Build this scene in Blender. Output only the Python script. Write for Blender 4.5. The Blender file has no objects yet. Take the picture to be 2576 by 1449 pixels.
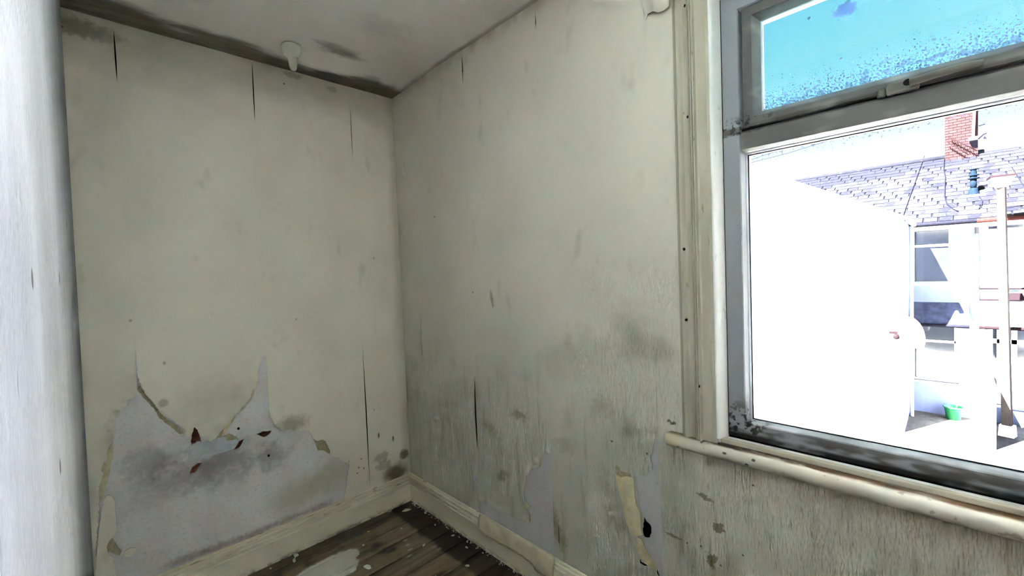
# An empty, damp box room: peeling wallpaper, bare boards, a dirty plastic window over sunlit back yards.
import bpy, bmesh, math, random
from mathutils import Vector, Matrix, noise
from mathutils.geometry import delaunay_2d_cdt

S = bpy.context.scene
COL = S.collection
random.seed(7)

# ---------------------------------------------------------------- camera
cam_d = bpy.data.cameras.new('camera')
cam = bpy.data.objects.new('camera', cam_d)
COL.objects.link(cam)
cam_d.sensor_width = 36.0
cam_d.sensor_fit = 'HORIZONTAL'
cam_d.lens = 15.0183
cam_d.clip_start = 0.005
cam_d.clip_end = 400
cam.matrix_world = Matrix(((0.714715,0.055830,-0.697184,-1.365340),(-0.698257,-0.000406,-0.715847,-2.389433),(-0.040249,0.998440,0.038693,1.415216),(0,0,0,1)))
S.camera = cam

# ---------------------------------------------------------------- sky, sun, exposure
SUN_E = 480.0
SKY_E = 0.77
world = bpy.data.worlds.new('sky')
S.world = world
world.use_nodes = True
wt = world.node_tree
wt.nodes.clear()
world.cycles.sampling_method = 'NONE'
w_out = wt.nodes.new('ShaderNodeOutputWorld')
w_bg = wt.nodes.new('ShaderNodeBackground')
w_tc = wt.nodes.new('ShaderNodeTexCoord')
w_sep = wt.nodes.new('ShaderNodeSeparateXYZ')
w_ramp = wt.nodes.new('ShaderNodeValToRGB')
wt.links.new(w_tc.outputs['Generated'], w_sep.inputs[0])
wt.links.new(w_sep.outputs['Z'], w_ramp.inputs[0])
wt.links.new(w_ramp.outputs['Color'], w_bg.inputs['Color'])
wt.links.new(w_bg.outputs[0], w_out.inputs[0])
SKY = [(0.0, (1.30, 1.35, 1.40)), (0.15, (0.80, 0.84, 0.86)), (0.19, (0.55, 0.60, 0.62)), (0.24, (0.34, 0.49, 0.51)),
       (0.36, (0.215, 0.41, 0.44)), (0.6, (0.12, 0.32, 0.50)), (1.0, (0.08, 0.22, 0.44))]
el = w_ramp.color_ramp.elements
while len(el) < len(SKY):
    el.new(0.5)
for e, (pz, c) in zip(el, SKY):
    e.position = pz
    e.color = (c[0] / 1.4, c[1] / 1.4, c[2] / 1.4, 1)
w_bg.inputs['Strength'].default_value = 1.4 * SKY_E
sun_d = bpy.data.lights.new('sun', 'SUN')
sun_d.energy = SUN_E
sun_d.angle = math.radians(0.55)
sun_d.color = (1.0, 0.98, 0.95)
sun = bpy.data.objects.new('sun', sun_d)
COL.objects.link(sun)
SUN_DIR = Vector((-0.623, 0.276, 0.731))          # towards the sun: high, behind the photographer's house
sun.rotation_euler = SUN_DIR.to_track_quat('Z', 'Y').to_euler()
sun.location = (-6, 3, 9)
S.view_settings.view_transform = 'Standard'
S.view_settings.look = 'None'
S.view_settings.gamma = 1.0
S.view_settings.exposure = 1.5
S.view_settings.use_curve_mapping = False
S.cycles.max_bounces = 8
S.cycles.diffuse_bounces = 4
S.cycles.transparent_max_bounces = 8
S.cycles.adaptive_threshold = 0.03
S.cycles.sample_clamp_indirect = 0.0

# ---------------------------------------------------------------- object helpers
WL = {}


def rgb(r, g, b):
    f = lambda v: (v / 255 / 12.92) if v <= 10 else ((v / 255 + 0.055) / 1.055) ** 2.4
    return (f(r), f(g), f(b), 1.0)


def new(name, data, parent=None, loc=(0, 0, 0), label=None, category=None, group=None, kind=None):
    o = bpy.data.objects.new(name, data)
    COL.objects.link(o)
    loc = Vector(loc)
    WL[o.name] = loc
    if parent is not None:
        o.parent = parent
        o.location = loc - WL[parent.name]
    else:
        o.location = loc
    if label:
        o['label'] = label
    if category:
        o['category'] = category
    if group:
        o['group'] = group
    if kind:
        o['kind'] = kind
    return o


def thing(name, label, category, loc, group=None):
    return new(name, None, None, loc, label, category, group)


class MB:
    """collects faces, links them as one mesh"""

    def __init__(s):
        s.v, s.f, s.sm, s.mi = [], [], [], []

    def poly(s, pts, smooth=False, mi=0):
        b = len(s.v)
        s.v += [tuple(q) for q in pts]
        s.f.append(tuple(range(b, b + len(pts))))
        s.sm.append(smooth)
        s.mi.append(mi)

    def box(s, a, b, mi=0):
        x0, y0, z0 = [min(a[i], b[i]) for i in range(3)]
        x1, y1, z1 = [max(a[i], b[i]) for i in range(3)]
        s.hexa([(x0, y0, z0), (x1, y0, z0), (x1, y1, z0), (x0, y1, z0)],
               [(x0, y0, z1), (x1, y0, z1), (x1, y1, z1), (x0, y1, z1)], mi)
        return s

    def hexa(s, lo, hi, mi=0):
        b = len(s.v)
        n = len(lo)
        s.v += [tuple(q) for q in lo] + [tuple(q) for q in hi]
        fs = [tuple(b + i for i in reversed(range(n))), tuple(b + n + i for i in range(n))]
        for i in range(n):
            j = (i + 1) % n
            fs.append((b + i, b + j, b + n + j, b + n + i))
        for f in fs:
            s.f.append(f)
            s.sm.append(False)
            s.mi.append(mi)
        return s

    def tube(s, pts, r, n=6, mi=0, caps=True):
        pts = [Vector(q) for q in pts]
        rs = r if isinstance(r, (list, tuple)) else [r] * len(pts)
        b = len(s.v)
        up = None
        for i, q in enumerate(pts):
            t = (pts[min(i + 1, len(pts) - 1)] - pts[max(i - 1, 0)]).normalized()
            if up is None:
                up = Vector((0, 0, 1)) if abs(t.z) < 0.9 else Vector((1, 0, 0))
            a = t.cross(up).normalized()
            c = a.cross(t).normalized()
            up = c
            for k in range(n):
                an = 2 * math.pi * k / n
                s.v.append(tuple(q + (a * math.cos(an) + c * math.sin(an)) * rs[i]))
        for i in range(len(pts) - 1):
            for k in range(n):
                k2 = (k + 1) % n
                s.f.append((b + i * n + k, b + i * n + k2, b + (i + 1) * n + k2, b + (i + 1) * n + k))
                s.sm.append(n > 4)
                s.mi.append(mi)
        if caps:
            for e in (0, len(pts) - 1):
                s.f.append(tuple(b + e * n + k for k in range(n)))
                s.sm.append(False)
                s.mi.append(mi)
        return s

    def lathe(s, prof, c, n=20, mi=0):
        """prof: (radius, z) pairs about a vertical axis through c"""
        b = len(s.v)
        for r, z in prof:
            for k in range(n):
                an = 2 * math.pi * k / n
                s.v.append((c[0] + r * math.cos(an), c[1] + r * math.sin(an), c[2] + z))
        for i in range(len(prof) - 1):
            for k in range(n):
                k2 = (k + 1) % n
                s.f.append((b + i * n + k, b + i * n + k2, b + (i + 1) * n + k2, b + (i + 1) * n + k))
                s.sm.append(True)
                s.mi.append(mi)
        for e in (0, len(prof) - 1):
            s.f.append(tuple(b + e * n + k for k in range(n)))
            s.sm.append(False)
            s.mi.append(mi)
        return s

    def extrude(s, prof, to3, a, b, smooth=False, mi=0, caps=True):
        """closed profile [(p,q)] swept from parameter a to b; to3(p,q,t) -> point"""
        n = len(prof)
        s.hexa([to3(p, q, a) for p, q in prof], [to3(p, q, b) for p, q in prof], mi)
        return s

    def mesh(s, name, mats, recalc=True):
        me = bpy.data.meshes.new(name)
        me.from_pydata(s.v, [], s.f)
        for m in (mats if isinstance(mats, (list, tuple)) else [mats]):
            me.materials.append(m)
        me.polygons.foreach_set('use_smooth', s.sm)
        me.polygons.foreach_set('material_index', s.mi)
        if recalc:
            bm = bmesh.new()
            bm.from_mesh(me)
            bmesh.ops.recalc_face_normals(bm, faces=bm.faces)
            bm.to_mesh(me)
            bm.free()
        me.update()
        return me

    def obj(s, name, mats, parent=None, recalc=True, **kw):
        return new(name, s.mesh(name, mats, recalc), parent, kw.pop('loc', (0, 0, 0)), **kw)


def bevel(o, w, seg=2, angle=30):
    m = o.modifiers.new('bevel', 'BEVEL')
    m.width = w
    m.segments = seg
    m.limit_method = 'ANGLE'
    m.angle_limit = math.radians(angle)
    m.harden_normals = False
    return o


# ---------------------------------------------------------------- material helper
class G:
    clip = None

    def __init__(s, name, base=(0.5, 0.5, 0.5, 1), rough=0.8, spec=0.3):
        s.mat = bpy.data.materials.new(name)
        s.mat.use_nodes = True
        s.nt = s.mat.node_tree
        s.b = s.nt.nodes['Principled BSDF']
        s.out = s.nt.nodes['Material Output']
        s.b.inputs['Roughness'].default_value = rough
        s.b.inputs['Specular IOR Level'].default_value = spec
        s.b.inputs['Base Color'].default_value = base
        s.col = base
        s.tc = s.nt.nodes.new('ShaderNodeTexCoord').outputs['Object']
        s.sep = None
        s.h = None

    def put(s, sock, v):
        if isinstance(v, bpy.types.NodeSocket):
            s.nt.links.new(v, sock)
        else:
            if isinstance(v, tuple) and len(v) == 3 and sock.type == 'RGBA':
                v = v + (1.0,)
            sock.default_value = v

    def m(s, op, a, b=0.0, clamp=False):
        n = s.nt.nodes.new('ShaderNodeMath')
        n.operation = op
        n.use_clamp = clamp
        s.put(n.inputs[0], a)
        s.put(n.inputs[1], b)
        return n.outputs[0]

    def vm(s, op, a, b=None):
        n = s.nt.nodes.new('ShaderNodeVectorMath')
        n.operation = op
        s.put(n.inputs[0], a)
        if b is not None:
            s.put(n.inputs[1], b)
        return n.outputs['Value'] if op == 'LENGTH' else n.outputs[0]

    def xyz(s, i):
        if s.sep is None:
            s.sep = s.nt.nodes.new('ShaderNodeSeparateXYZ')
            s.put(s.sep.inputs[0], s.tc)
        return s.sep.outputs[i]

    cap = 2

    def noise(s, scale=(5, 5, 5), detail=4, rough=0.55, off=(0, 0, 0)):
        if not isinstance(scale, tuple):
            scale = (scale,) * 3
        detail = min(detail, s.cap)
        key = (scale, detail, rough, off)
        if not hasattr(s, 'cache'):
            s.cache = {}
        if key in s.cache:
            return s.cache[key]
        v = s.vm('MULTIPLY', s.tc, scale)
        if off != (0, 0, 0):
            v = s.vm('ADD', v, off)
        n = s.nt.nodes.new('ShaderNodeTexNoise')
        n.inputs['Scale'].default_value = 1.0
        n.inputs['Detail'].default_value = detail
        n.inputs['Roughness'].default_value = rough
        s.put(n.inputs['Vector'], v)
        s.cache[key] = n.outputs[0]
        return n.outputs[0]

    def mr(s, v, a, b, c=0.0, d=1.0):
        n = s.nt.nodes.new('ShaderNodeMapRange')
        n.interpolation_type = 'SMOOTHSTEP'
        s.put(n.inputs['Value'], v)
        s.put(n.inputs['From Min'], a)
        s.put(n.inputs['From Max'], b)
        s.put(n.inputs['To Min'], c)
        s.put(n.inputs['To Max'], d)
        return n.outputs[0]

    def mixc(s, fac, a, b, mode='MIX'):
        n = s.nt.nodes.new('ShaderNodeMix')
        n.data_type = 'RGBA'
        n.blend_type = mode
        s.put(n.inputs[0], fac)
        s.put(n.inputs[6], a)
        s.put(n.inputs[7], b)
        return n.outputs[2]

    def over(s, fac, color):
        s.col = s.mixc(fac, s.col, color)
        return s

    def blob(s, c, r, color, k=1.0, wob=0.5, soft=0.35, ns=None):
        if s.clip and not (s.clip[1] - 1.6 * (r[s.clip[0]] or 0) < c[s.clip[0]] < s.clip[2] + 1.6 * (r[s.clip[0]] or 0)):
            return s
        """a stain of its own outline: ellipsoid at c with radii r (None = any), ragged by noise"""
        inv = tuple(0.0 if q is None else 1.0 / q for q in r)
        d = s.vm('LENGTH', s.vm('MULTIPLY', s.vm('SUBTRACT', s.tc, tuple(c)), inv))
        if wob:
            rr = min(q for q in r if q is not None)
            if ns is None:
                ns = 14 if rr > 0.055 else (45 if rr > 0.014 else 160)
            nn = s.noise(ns, 4, 0.65)
            d = s.m('ADD', d, s.m('MULTIPLY', s.m('SUBTRACT', nn, 0.5), 2.0 * wob))
        f = s.mr(d, 1.0 + soft * 0.4, 1.0 - soft, 0.0, k)
        return s.over(f, color)

    def speck(s, scale, lo, hi, color, k=1.0, detail=3, mask=None, off=(0, 0, 0)):
        f = s.mr(s.noise(scale, detail, 0.6, off), lo, hi, 0.0, k)
        if mask is not None:
            f = s.m('MULTIPLY', f, mask)
        return s.over(f, color)

    def height(s, v, amt):
        t = s.m('MULTIPLY', v, amt)
        s.h = t if s.h is None else s.m('ADD', s.h, t)
        return s

    def done(s, dist=1.0):
        s.put(s.b.inputs['Base Color'], s.col)
        if s.h is not None:
            n = s.nt.nodes.new('ShaderNodeBump')
            n.inputs['Distance'].default_value = dist
            n.inputs['Strength'].default_value = 1.0
            s.put(n.inputs['Height'], s.h)
            s.put(s.b.inputs['Normal'], n.outputs[0])
        return s.mat


def flat(name, c, rough=0.8, spec=0.3, var=0.12, scale=20, bump=0.0):
    g = G(name, c, rough, spec)
    if var:
        d = tuple(v * (1 - var) for v in c[:3]) + (1,)
        l = tuple(min(1, v * (1 + var)) for v in c[:3]) + (1,)
        g.col = g.mixc(g.mr(g.noise(scale, 4), 0.3, 0.7), d, l)
    if bump:
        g.height(g.noise(scale * 3, 4), bump)
    return g.done()

# ---------------------------------------------------------------- room materials
CREAM = rgb(226, 220, 204)
CREAM_FAR = rgb(245, 239, 223)


def paper(name, base, axis, seed):
    g = G(name, base, 0.75, 0.25)
    sc = lambda u, z: (u, 1.0, z) if axis == 'A' else (1.0, u, z)
    g.col = g.mixc(g.mr(g.noise(sc(1.7, 1.1), 3, 0.5, (seed, 0, 0)), 0.3, 0.72),
                   tuple(v * 0.93 for v in base[:3]) + (1,), tuple(min(1, v * 1.05) for v in base[:3]) + (1,))
    g.speck(sc(9, 5), 0.60, 0.80, rgb(150, 146, 122), 0.28, 5, off=(seed, 2, 1))
    g.height(g.noise(sc(70, 45), 1), 0.0008)
    return g


def stA(g, pts, ru, rz, c, **k):
    for q in pts:
        g.blob((q[0], 0, q[1]), (ru, None, rz), c, **k)


def stB(g, pts, ru, rz, c, **k):
    for q in pts:
        g.blob((0, q[0], q[1]), (None, ru, rz), c, **k)


# wall with the torn patch
def paper_far(u0, u1):
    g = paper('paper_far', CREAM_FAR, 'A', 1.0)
    g.clip = (0, u0, u1)
    zc = g.xyz(2)
    g.over(g.mr(g.m('ADD', zc, g.m('MULTIPLY', g.noise((3, 1, 6), 4), 0.35)), 2.40, 2.66, 0, 0.35), rgb(150, 142, 120))
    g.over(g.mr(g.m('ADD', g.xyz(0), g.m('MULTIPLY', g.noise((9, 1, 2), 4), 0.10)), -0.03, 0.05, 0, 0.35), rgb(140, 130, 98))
    stA(g, [(-0.105,0.202)], 0.085, 0.07, rgb(84, 74, 44), k=0.85, wob=0.5, soft=0.6)
    stA(g, [(-0.042,0.301)], 0.035, 0.035, rgb(106, 100, 78), k=0.8, wob=0.6, soft=0.5)
    stA(g, [(-0.682,0.669)], 0.10, 0.05, rgb(138, 128, 92), k=0.55, soft=0.7)
    stA(g, [(-0.894,0.715)], 0.13, 0.06, rgb(150, 143, 112), k=0.5, soft=0.8)
    stA(g, [(-0.990,0.865)], 0.16, 0.12, rgb(168, 164, 130), k=0.3, soft=0.9)
    stA(g, [(-1.183,0.907)], 0.020, 0.020, rgb(150, 147, 130), k=0.5, wob=0.2)
    stA(g, [(-0.571,2.479)], 0.05, 0.018, rgb(140, 134, 112), k=0.5, wob=0.6)
    stA(g, [(-0.367,2.462)], 0.03, 0.018, rgb(140, 134, 112), k=0.4, wob=0.6)
    stA(g, [(-1.374,2.440),(-1.319,2.437)], 0.10, 0.04, rgb(128, 116, 90), k=0.4, wob=0.6)
    stA(g, [(-1.401,2.426),(-0.614,2.425),(-0.318,0.364),(-0.335,0.319),(-0.304,0.305),(-0.346,0.290)], 0.004, 0.005, rgb(70, 66, 54), k=0.8, wob=0.6)
    stA(g, [(-0.203,0.468),(-0.111,0.421)], 0.006, 0.018, rgb(70, 66, 54), k=0.8, wob=0.5)
    stA(g, [(-0.224,0.630),(-1.268,1.275),(-1.169,1.078),(-0.623,1.211),(-0.174,1.526)], 0.005, 0.007, rgb(130, 126, 110), k=0.5, wob=0.9)
    stA(g, [(-0.190,0.331),(-0.180,0.278)], 0.05, 0.03, rgb(150, 146, 124), k=0.5, wob=0.8)
    return g.done()


# wall with the window
def paper_right(u0, u1, base=CREAM):
    g = paper('paper_right', base, 'B', 4.0)
    g.clip = (1, u0, u1)
    yc, zc = g.xyz(1), g.xyz(2)
    low = g.mr(zc, 1.35, 0.55)
    g.over(g.m('MULTIPLY', low, 0.55), rgb(197, 196, 186))
    g.over(g.m('MULTIPLY', g.mr(g.noise((1, 26, 3.2), 4, 0.6), 0.53, 0.72), g.m('MULTIPLY', g.mr(zc, 1.15, 0.75), 0.36)), rgb(152, 144, 116))
    g.over(g.m('MULTIPLY', g.mr(g.noise((1, 5, 4), 5, 0.6, (0, 3, 9)), 0.55, 0.75), g.m('MULTIPLY', low, 0.32)), rgb(156, 150, 122))
    g.over(g.m('MULTIPLY', g.mr(zc, 2.44, 2.53), g.mr(g.noise((1, 8, 8), 4), 0.35, 0.65, 0.1, 0.6)), rgb(142, 138, 112))
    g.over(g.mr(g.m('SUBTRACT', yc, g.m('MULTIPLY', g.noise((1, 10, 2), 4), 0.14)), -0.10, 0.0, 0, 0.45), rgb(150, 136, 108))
    g.over(g.m('MULTIPLY', g.mr(g.noise((1, 3, 2.4), 4, 0.6, (0, 1, 4)), 0.52, 0.70), g.m('MULTIPLY', g.mr(yc, -1.2, -1.5), g.mr(zc, 1.7, 1.3, 0, 0.42))), rgb(132, 130, 112))
    stB(g, [(-1.011,0.753)], 0.06, 0.022, rgb(132, 118, 78), k=0.65, wob=1.5, soft=0.7)
    stB(g, [(-0.777,0.652),(-0.811,0.620)], 0.05, 0.035, rgb(170, 154, 110), k=0.45, wob=1.4, soft=0.8)
    stB(g, [(-0.886,0.443),(-0.862,0.416)], 0.035, 0.018, rgb(120, 108, 72), k=0.6, wob=0.9, soft=0.7)
    stB(g, [(-0.911,0.383)], 0.009, 0.05, rgb(128, 116, 80), k=0.6, wob=0.5, soft=0.7)
    stB(g, [(-0.852,1.271),(-0.845,1.300)], 0.010, 0.030, rgb(150, 140, 108), k=0.6, wob=0.8)
    stB(g, [(-1.457,0.880)], 0.06, 0.05, rgb(156, 150, 118), k=0.4, wob=1.3, soft=0.9)
    stB(g, [(-1.237,1.030),(-1.401,1.097),(-1.594,1.174)], 0.12, 0.10, rgb(158, 154, 130), k=0.28, wob=0.8, soft=0.95)
    stB(g, [(-1.264,0.681)], 0.06, 0.035, rgb(172, 164, 132), k=0.4, wob=1.3, soft=0.9)
    stB(g, [(-1.203,0.298),(-1.234,0.259),(-1.187,0.345)], 0.03, 0.06, rgb(146, 134, 100), k=0.6, wob=0.8, soft=0.9)
    stB(g, [(-1.217,0.278)], 0.004, 0.05, rgb(100, 90, 66), k=0.8, wob=0.3)
    stB(g, [(-1.882,0.585),(-1.861,0.472)], 0.016, 0.022, rgb(128, 116, 90), k=0.8, wob=1.8, soft=0.25)
    stB(g, [(-1.847,0.662),(-1.832,0.670)], 0.020, 0.007, rgb(120, 112, 92), k=0.7, wob=0.9)
    stB(g, [(-1.885,0.464),(-1.950,0.526),(-1.778,0.488),(-1.824,0.499),(-1.981,0.753)], 0.0035, 0.0035, rgb(72, 66, 56), k=0.8, wob=0.7)
    stB(g, [(-1.723,0.492),(-1.737,0.491)], 0.024, 0.006, rgb(140, 118, 96), k=0.7, wob=0.9)
    stB(g, [(-1.734,0.882),(-1.743,0.886),(-1.724,0.889)], 0.008, 0.006, rgb(86, 80, 64), k=0.8, wob=0.9)
    stB(g, [(-0.702,2.416),(-0.399,1.735),(-0.704,1.318),(-1.497,0.759),(-1.643,0.754)], 0.005, 0.005, rgb(96, 90, 74), k=0.8, wob=0.4)
    if u1 < -1.1:
        streak = g.m('MULTIPLY', g.noise((1, 95, 18), 3, 0.6), g.m('MULTIPLY', g.mr(yc, -1.2, -1.6), g.mr(zc, 1.6, 1.15)))
        g.height(streak, 0.012)
    if u0 < -2:
        g.over(g.m('MULTIPLY', g.mr(g.noise((1, 110, 16), 3, 0.6, (0, 7, 0)), 0.60, 0.72), g.m('MULTIPLY', g.mr(yc, -1.70, -1.76), g.mr(zc, 0.80, 0.70, 0, 0.55))), rgb(142, 138, 120))
    if u1 > -1.1:
        g.height(g.m('MULTIPLY', g.noise((1, 40, 5), 3, 0.6), low), 0.010)
    return g.done()


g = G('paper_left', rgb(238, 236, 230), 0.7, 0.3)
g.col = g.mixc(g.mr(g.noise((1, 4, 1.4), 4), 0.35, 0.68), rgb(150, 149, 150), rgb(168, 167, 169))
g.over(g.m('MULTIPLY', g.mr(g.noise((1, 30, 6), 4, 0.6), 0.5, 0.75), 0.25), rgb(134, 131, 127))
for y_, z_ in ((-1.22, 2.0), (-1.12, 1.44), (-1.6, 1.43), (-0.62, 1.6), (-1.35, 1.12)):
    g.blob((0, y_, z_), (None, 0.012, 0.014), rgb(52, 46, 38), 0.9, 0.3, 0.3)
g.height(g.noise((1, 60, 28), 4, 0.6), 0.010)
P_LEFT = g.done()

PAPER_BACK = flat('paper_back', rgb(220, 208, 172), 0.85, 0.15, 0.10, 30, 0.0008)
PAPER_TAN = flat('paper_tan', rgb(184, 172, 142), 0.85, 0.15, 0.15, 60, 0.0008)
PAPER_EDGE = flat('paper_edge', rgb(196, 184, 150), 0.9, 0.1, 0.12, 120)
OUTER = flat('outer_wall', rgb(84, 92, 112), 0.9, 0.1, 0.1, 3)
REAR = flat('bounce_absorbing_brown', rgb(70, 58, 48), 0.6, 0.3, 0.2, 4)  # dark brown put on unseen rear wall and door panel to absorb bounce light
DARK = flat('black_mould_and_shade', rgb(26, 23, 20), 0.95, 0.05, 0.3, 90)  # mould along the frame; dark stand-in for shade in wall openings

def plaster(u0, u1, lo=rgb(226, 222, 221), hi=rgb(243, 240, 239)):
    g = G('plaster', rgb(206, 205, 208), 0.9, 0.15)
    g.cap = 4
    g.clip = (0, u0, u1)
    g.col = g.mixc(g.mr(g.noise((3.2, 3.2, 2.4), 5, 0.6), 0.32, 0.70), lo, hi)
    for q, r_, k_ in (([(-0.983,0.570)][0], (0.20, 0.10), 0.6), ([(-1.237,0.658)][0], (0.12, 0.07), 0.55), ([(-1.134,0.550)][0], (0.22, 0.09), 0.4), ([(-0.783,0.531)][0], (0.09, 0.07), 0.6)):
        g.blob((q[0], 0, q[1]), (r_[0], None, r_[1]), rgb(128, 122, 120), k_ * 0.9, 1.2, 0.9, 16)
    g.speck((60, 60, 80), 0.50, 0.78, rgb(172, 166, 162), 0.4, 4)
    for q in [(-0.584,0.300),(-0.704,0.284),(-0.476,0.337)]:
        g.blob((q[0], 0, q[1]), (0.13, None, 0.09), rgb(190, 180, 146), 0.45, 0.7, 0.9)
    for q in [(-0.911,0.714),(-1.036,0.668),(-0.790,0.541)]:
        g.blob((q[0], 0, q[1]), (0.006, None, 0.007), rgb(30, 26, 24), 1.0, 0.2, 0.2)
    for q in [(-1.125,0.191),(-1.005,0.183),(-0.873,0.179),(-0.729,0.183),(-0.570,0.183)]:
        g.blob((q[0], 0, q[1]), (0.11, None, 0.022), rgb(150, 130, 116), 0.6, 0.9, 0.9)
    for q, r_ in (([(-0.808,0.196)][0], (0.022, 0.018)), ([(-1.070,0.203)][0], (0.026, 0.028)), ([(-1.168,0.190)][0], (0.012, 0.016))):
        g.blob((0, q[0], q[1]), (None,) + r_, rgb(186, 128, 116), 0.75, 0.8, 0.4)
    g.height(g.noise((40, 40, 40), 5, 0.6), 0.0014)
    return g.done()

PLASTER = plaster(-2, 0)          # stains of the far wall
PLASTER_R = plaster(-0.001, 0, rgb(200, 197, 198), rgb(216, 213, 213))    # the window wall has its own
FILLER = flat('filler', rgb(202, 208, 210), 0.85, 0.2, 0.10, 22, 0.0012)

g = G('old_brick', rgb(122, 62, 44), 0.95, 0.1)
g.col = g.mixc(g.mr(g.noise(40, 5), 0.35, 0.65), rgb(92, 52, 40), rgb(138, 88, 68))
g.height(g.noise(60, 4), 0.003)
OLD_BRICK = g.done()

g = G('ceiling_paint', rgb(196, 194, 192), 0.85, 0.2)
g.col = g.mixc(g.mr(g.noise((1.6, 1.6, 1), 4), 0.3, 0.7), rgb(240, 235, 229), rgb(247, 243, 238))
xx, yy = g.xyz(0), g.xyz(1)
nb = g.m('SUBTRACT', g.noise((5, 14, 1), 5, 0.62), 0.5)
nb2 = g.m('SUBTRACT', g.noise((2.2, 2.2, 1), 3, 0.6, (4, 4, 0)), 0.5)
edge = g.m('ADD', yy, g.m('ADD', g.m('MULTIPLY', nb, 0.16), g.m('MULTIPLY', nb2, 0.24)))
wide = g.mr(xx, -0.95, -1.40, 0.0, 0.07)
edge = g.m('ADD', edge, wide)
g.over(g.mr(edge, -0.20, -0.10, 0, 0.85), rgb(122, 115, 96))
g.over(g.m('MULTIPLY', g.mr(edge, -0.14, -0.02), g.mr(g.noise((9, 26, 1), 4), 0.4, 0.65, 0.1, 0.6)), rgb(100, 93, 74))
edge2 = g.m('ADD', xx, g.m('MULTIPLY', g.m('SUBTRACT', g.noise((14, 5, 1), 5, 0.6), 0.5), 0.07))
g.over(g.mr(edge2, -0.045, -0.012, 0, 0.55), rgb(132, 128, 108))
g.blob((-0.07, -0.05, 2.5), (0.22, 0.13, None), rgb(116, 110, 94), 0.75, 0.7, 0.8)
for q, r_, k_ in (([(-0.471,-0.342)][0], (0.11, 0.05), 0.6), ([(-0.405,-0.324)][0], (0.09, 0.03), 0.5), ([(-0.394,-0.629)][0], (0.16, 0.10), 0.16), ([(-1.238,-0.134)][0], (0.26, 0.05), 0.5), ([(-1.027,-0.135)][0], (0.14, 0.03), 0.5)):
    g.blob((q[0], q[1], 2.5), (r_[0], r_[1], None), rgb(118, 110, 102), k_, 0.9, 0.9, (9, 22, 1))
CEILING = g.done()

g = G('skirting_paint', rgb(218, 207, 172), 0.45, 0.4)
g.col = g.mixc(g.mr(g.noise((3, 3, 9), 4), 0.3, 0.7), rgb(234, 226, 198), rgb(244, 237, 214))
g.speck((22, 22, 40), 0.66, 0.76, rgb(170, 152, 118), 0.3, 4)
g.over(g.m('MULTIPLY', g.mr(g.xyz(2), 0.03, 0.0), g.mr(g.noise((25, 25, 40), 4), 0.4, 0.65, 0, 0.8)), rgb(112, 100, 78))
g.over(g.m('MULTIPLY', g.mr(g.xyz(2), 0.115, 0.125), g.mr(g.noise((14, 14, 90), 4), 0.60, 0.70, 0, 0.6)), rgb(116, 98, 70))
g.height(g.noise((30, 30, 30), 3), 0.0008)
SKIRT = g.done()

g = G('floor_wood', rgb(92, 78, 60), 0.62, 0.3)
grain = g.noise((2.4, 26, 1), 5, 0.62)
g.col = g.mixc(g.mr(grain, 0.3, 0.7), rgb(120, 104, 84), rgb(150, 133, 110))
g.speck((7, 9, 1), 0.52, 0.72, rgb(56, 44, 32), 0.75, 5)
g.speck((16, 20, 1), 0.60, 0.74, rgb(136, 124, 104), 0.5, 5, off=(3, 1, 0))
fx, fy = g.xyz(0), g.xyz(1)
wav = g.m('MULTIPLY', g.m('SUBTRACT', g.noise((6, 6, 1), 4), 0.5), 0.09)
g.over(g.mr(g.m('ADD', fx, wav), -0.18, -0.15, 0, 0.88), rgb(52, 38, 27))
g.over(g.mr(g.m('ADD', fy, wav), -0.14, -0.11, 0, 0.55), rgb(74, 60, 46))
for q, r_ in (([(-0.593,-0.238)][0], (0.11, 0.065)), ([(-0.672,-0.255)][0], (0.13, 0.075)), ([(-0.513,-0.241)][0], (0.055, 0.05)), ([(-0.576,-0.312)][0], (0.08, 0.07))):
    g.blob((q[0], q[1], 0), (r_[0], r_[1], None), rgb(214, 211, 196), 0.92, 0.28, 0.16, 26)
for q in [(-0.252,-0.347),(-0.264,-0.394),(-0.277,-0.437),(-0.305,-0.479)]:
    g.blob((q[0], q[1], 0), (0.016, 0.008, None), rgb(190, 182, 166), 0.75, 0.6, 0.4)
for q in [(-0.179,-0.516),(-0.176,-0.548)]:
    g.blob((q[0], q[1], 0), (0.02, 0.012, None), rgb(176, 166, 146), 0.5, 0.8, 0.6)
g.speck((42, 42, 1), 0.70, 0.74, rgb(196, 190, 176), 0.6, 2, off=(9, 4, 0))
g.height(grain, 0.0016)
g.height(g.noise((8, 20, 1), 3), 0.002)
WOOD = g.done()
SUBFLOOR = flat('subfloor', rgb(24, 19, 15), 0.95, 0.1)

g = G('gloss_cream', rgb(222, 216, 192), 0.22, 0.5)
g.col = g.mixc(g.mr(g.noise((6, 6, 2), 4), 0.3, 0.7), rgb(178, 172, 152), rgb(194, 188, 170))
g.speck((60, 60, 22), 0.70, 0.76, rgb(128, 112, 84), 0.55, 3)
for q in [(-1.800,1.238),(-1.839,1.031),(-1.817,2.214),(-1.818,1.875),(-1.799,1.464)]:
    g.blob((0, q[0], q[1]), (None, 0.0035, 0.005), rgb(28, 24, 20), 1.0, 0.3, 0.3)
GLOSS = g.done()
g = G('gloss_white', rgb(228, 228, 226), 0.25, 0.5)
g.speck((30, 30, 14), 0.66, 0.74, rgb(170, 164, 150), 0.5, 3)
GLOSS_W = g.done()

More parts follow.
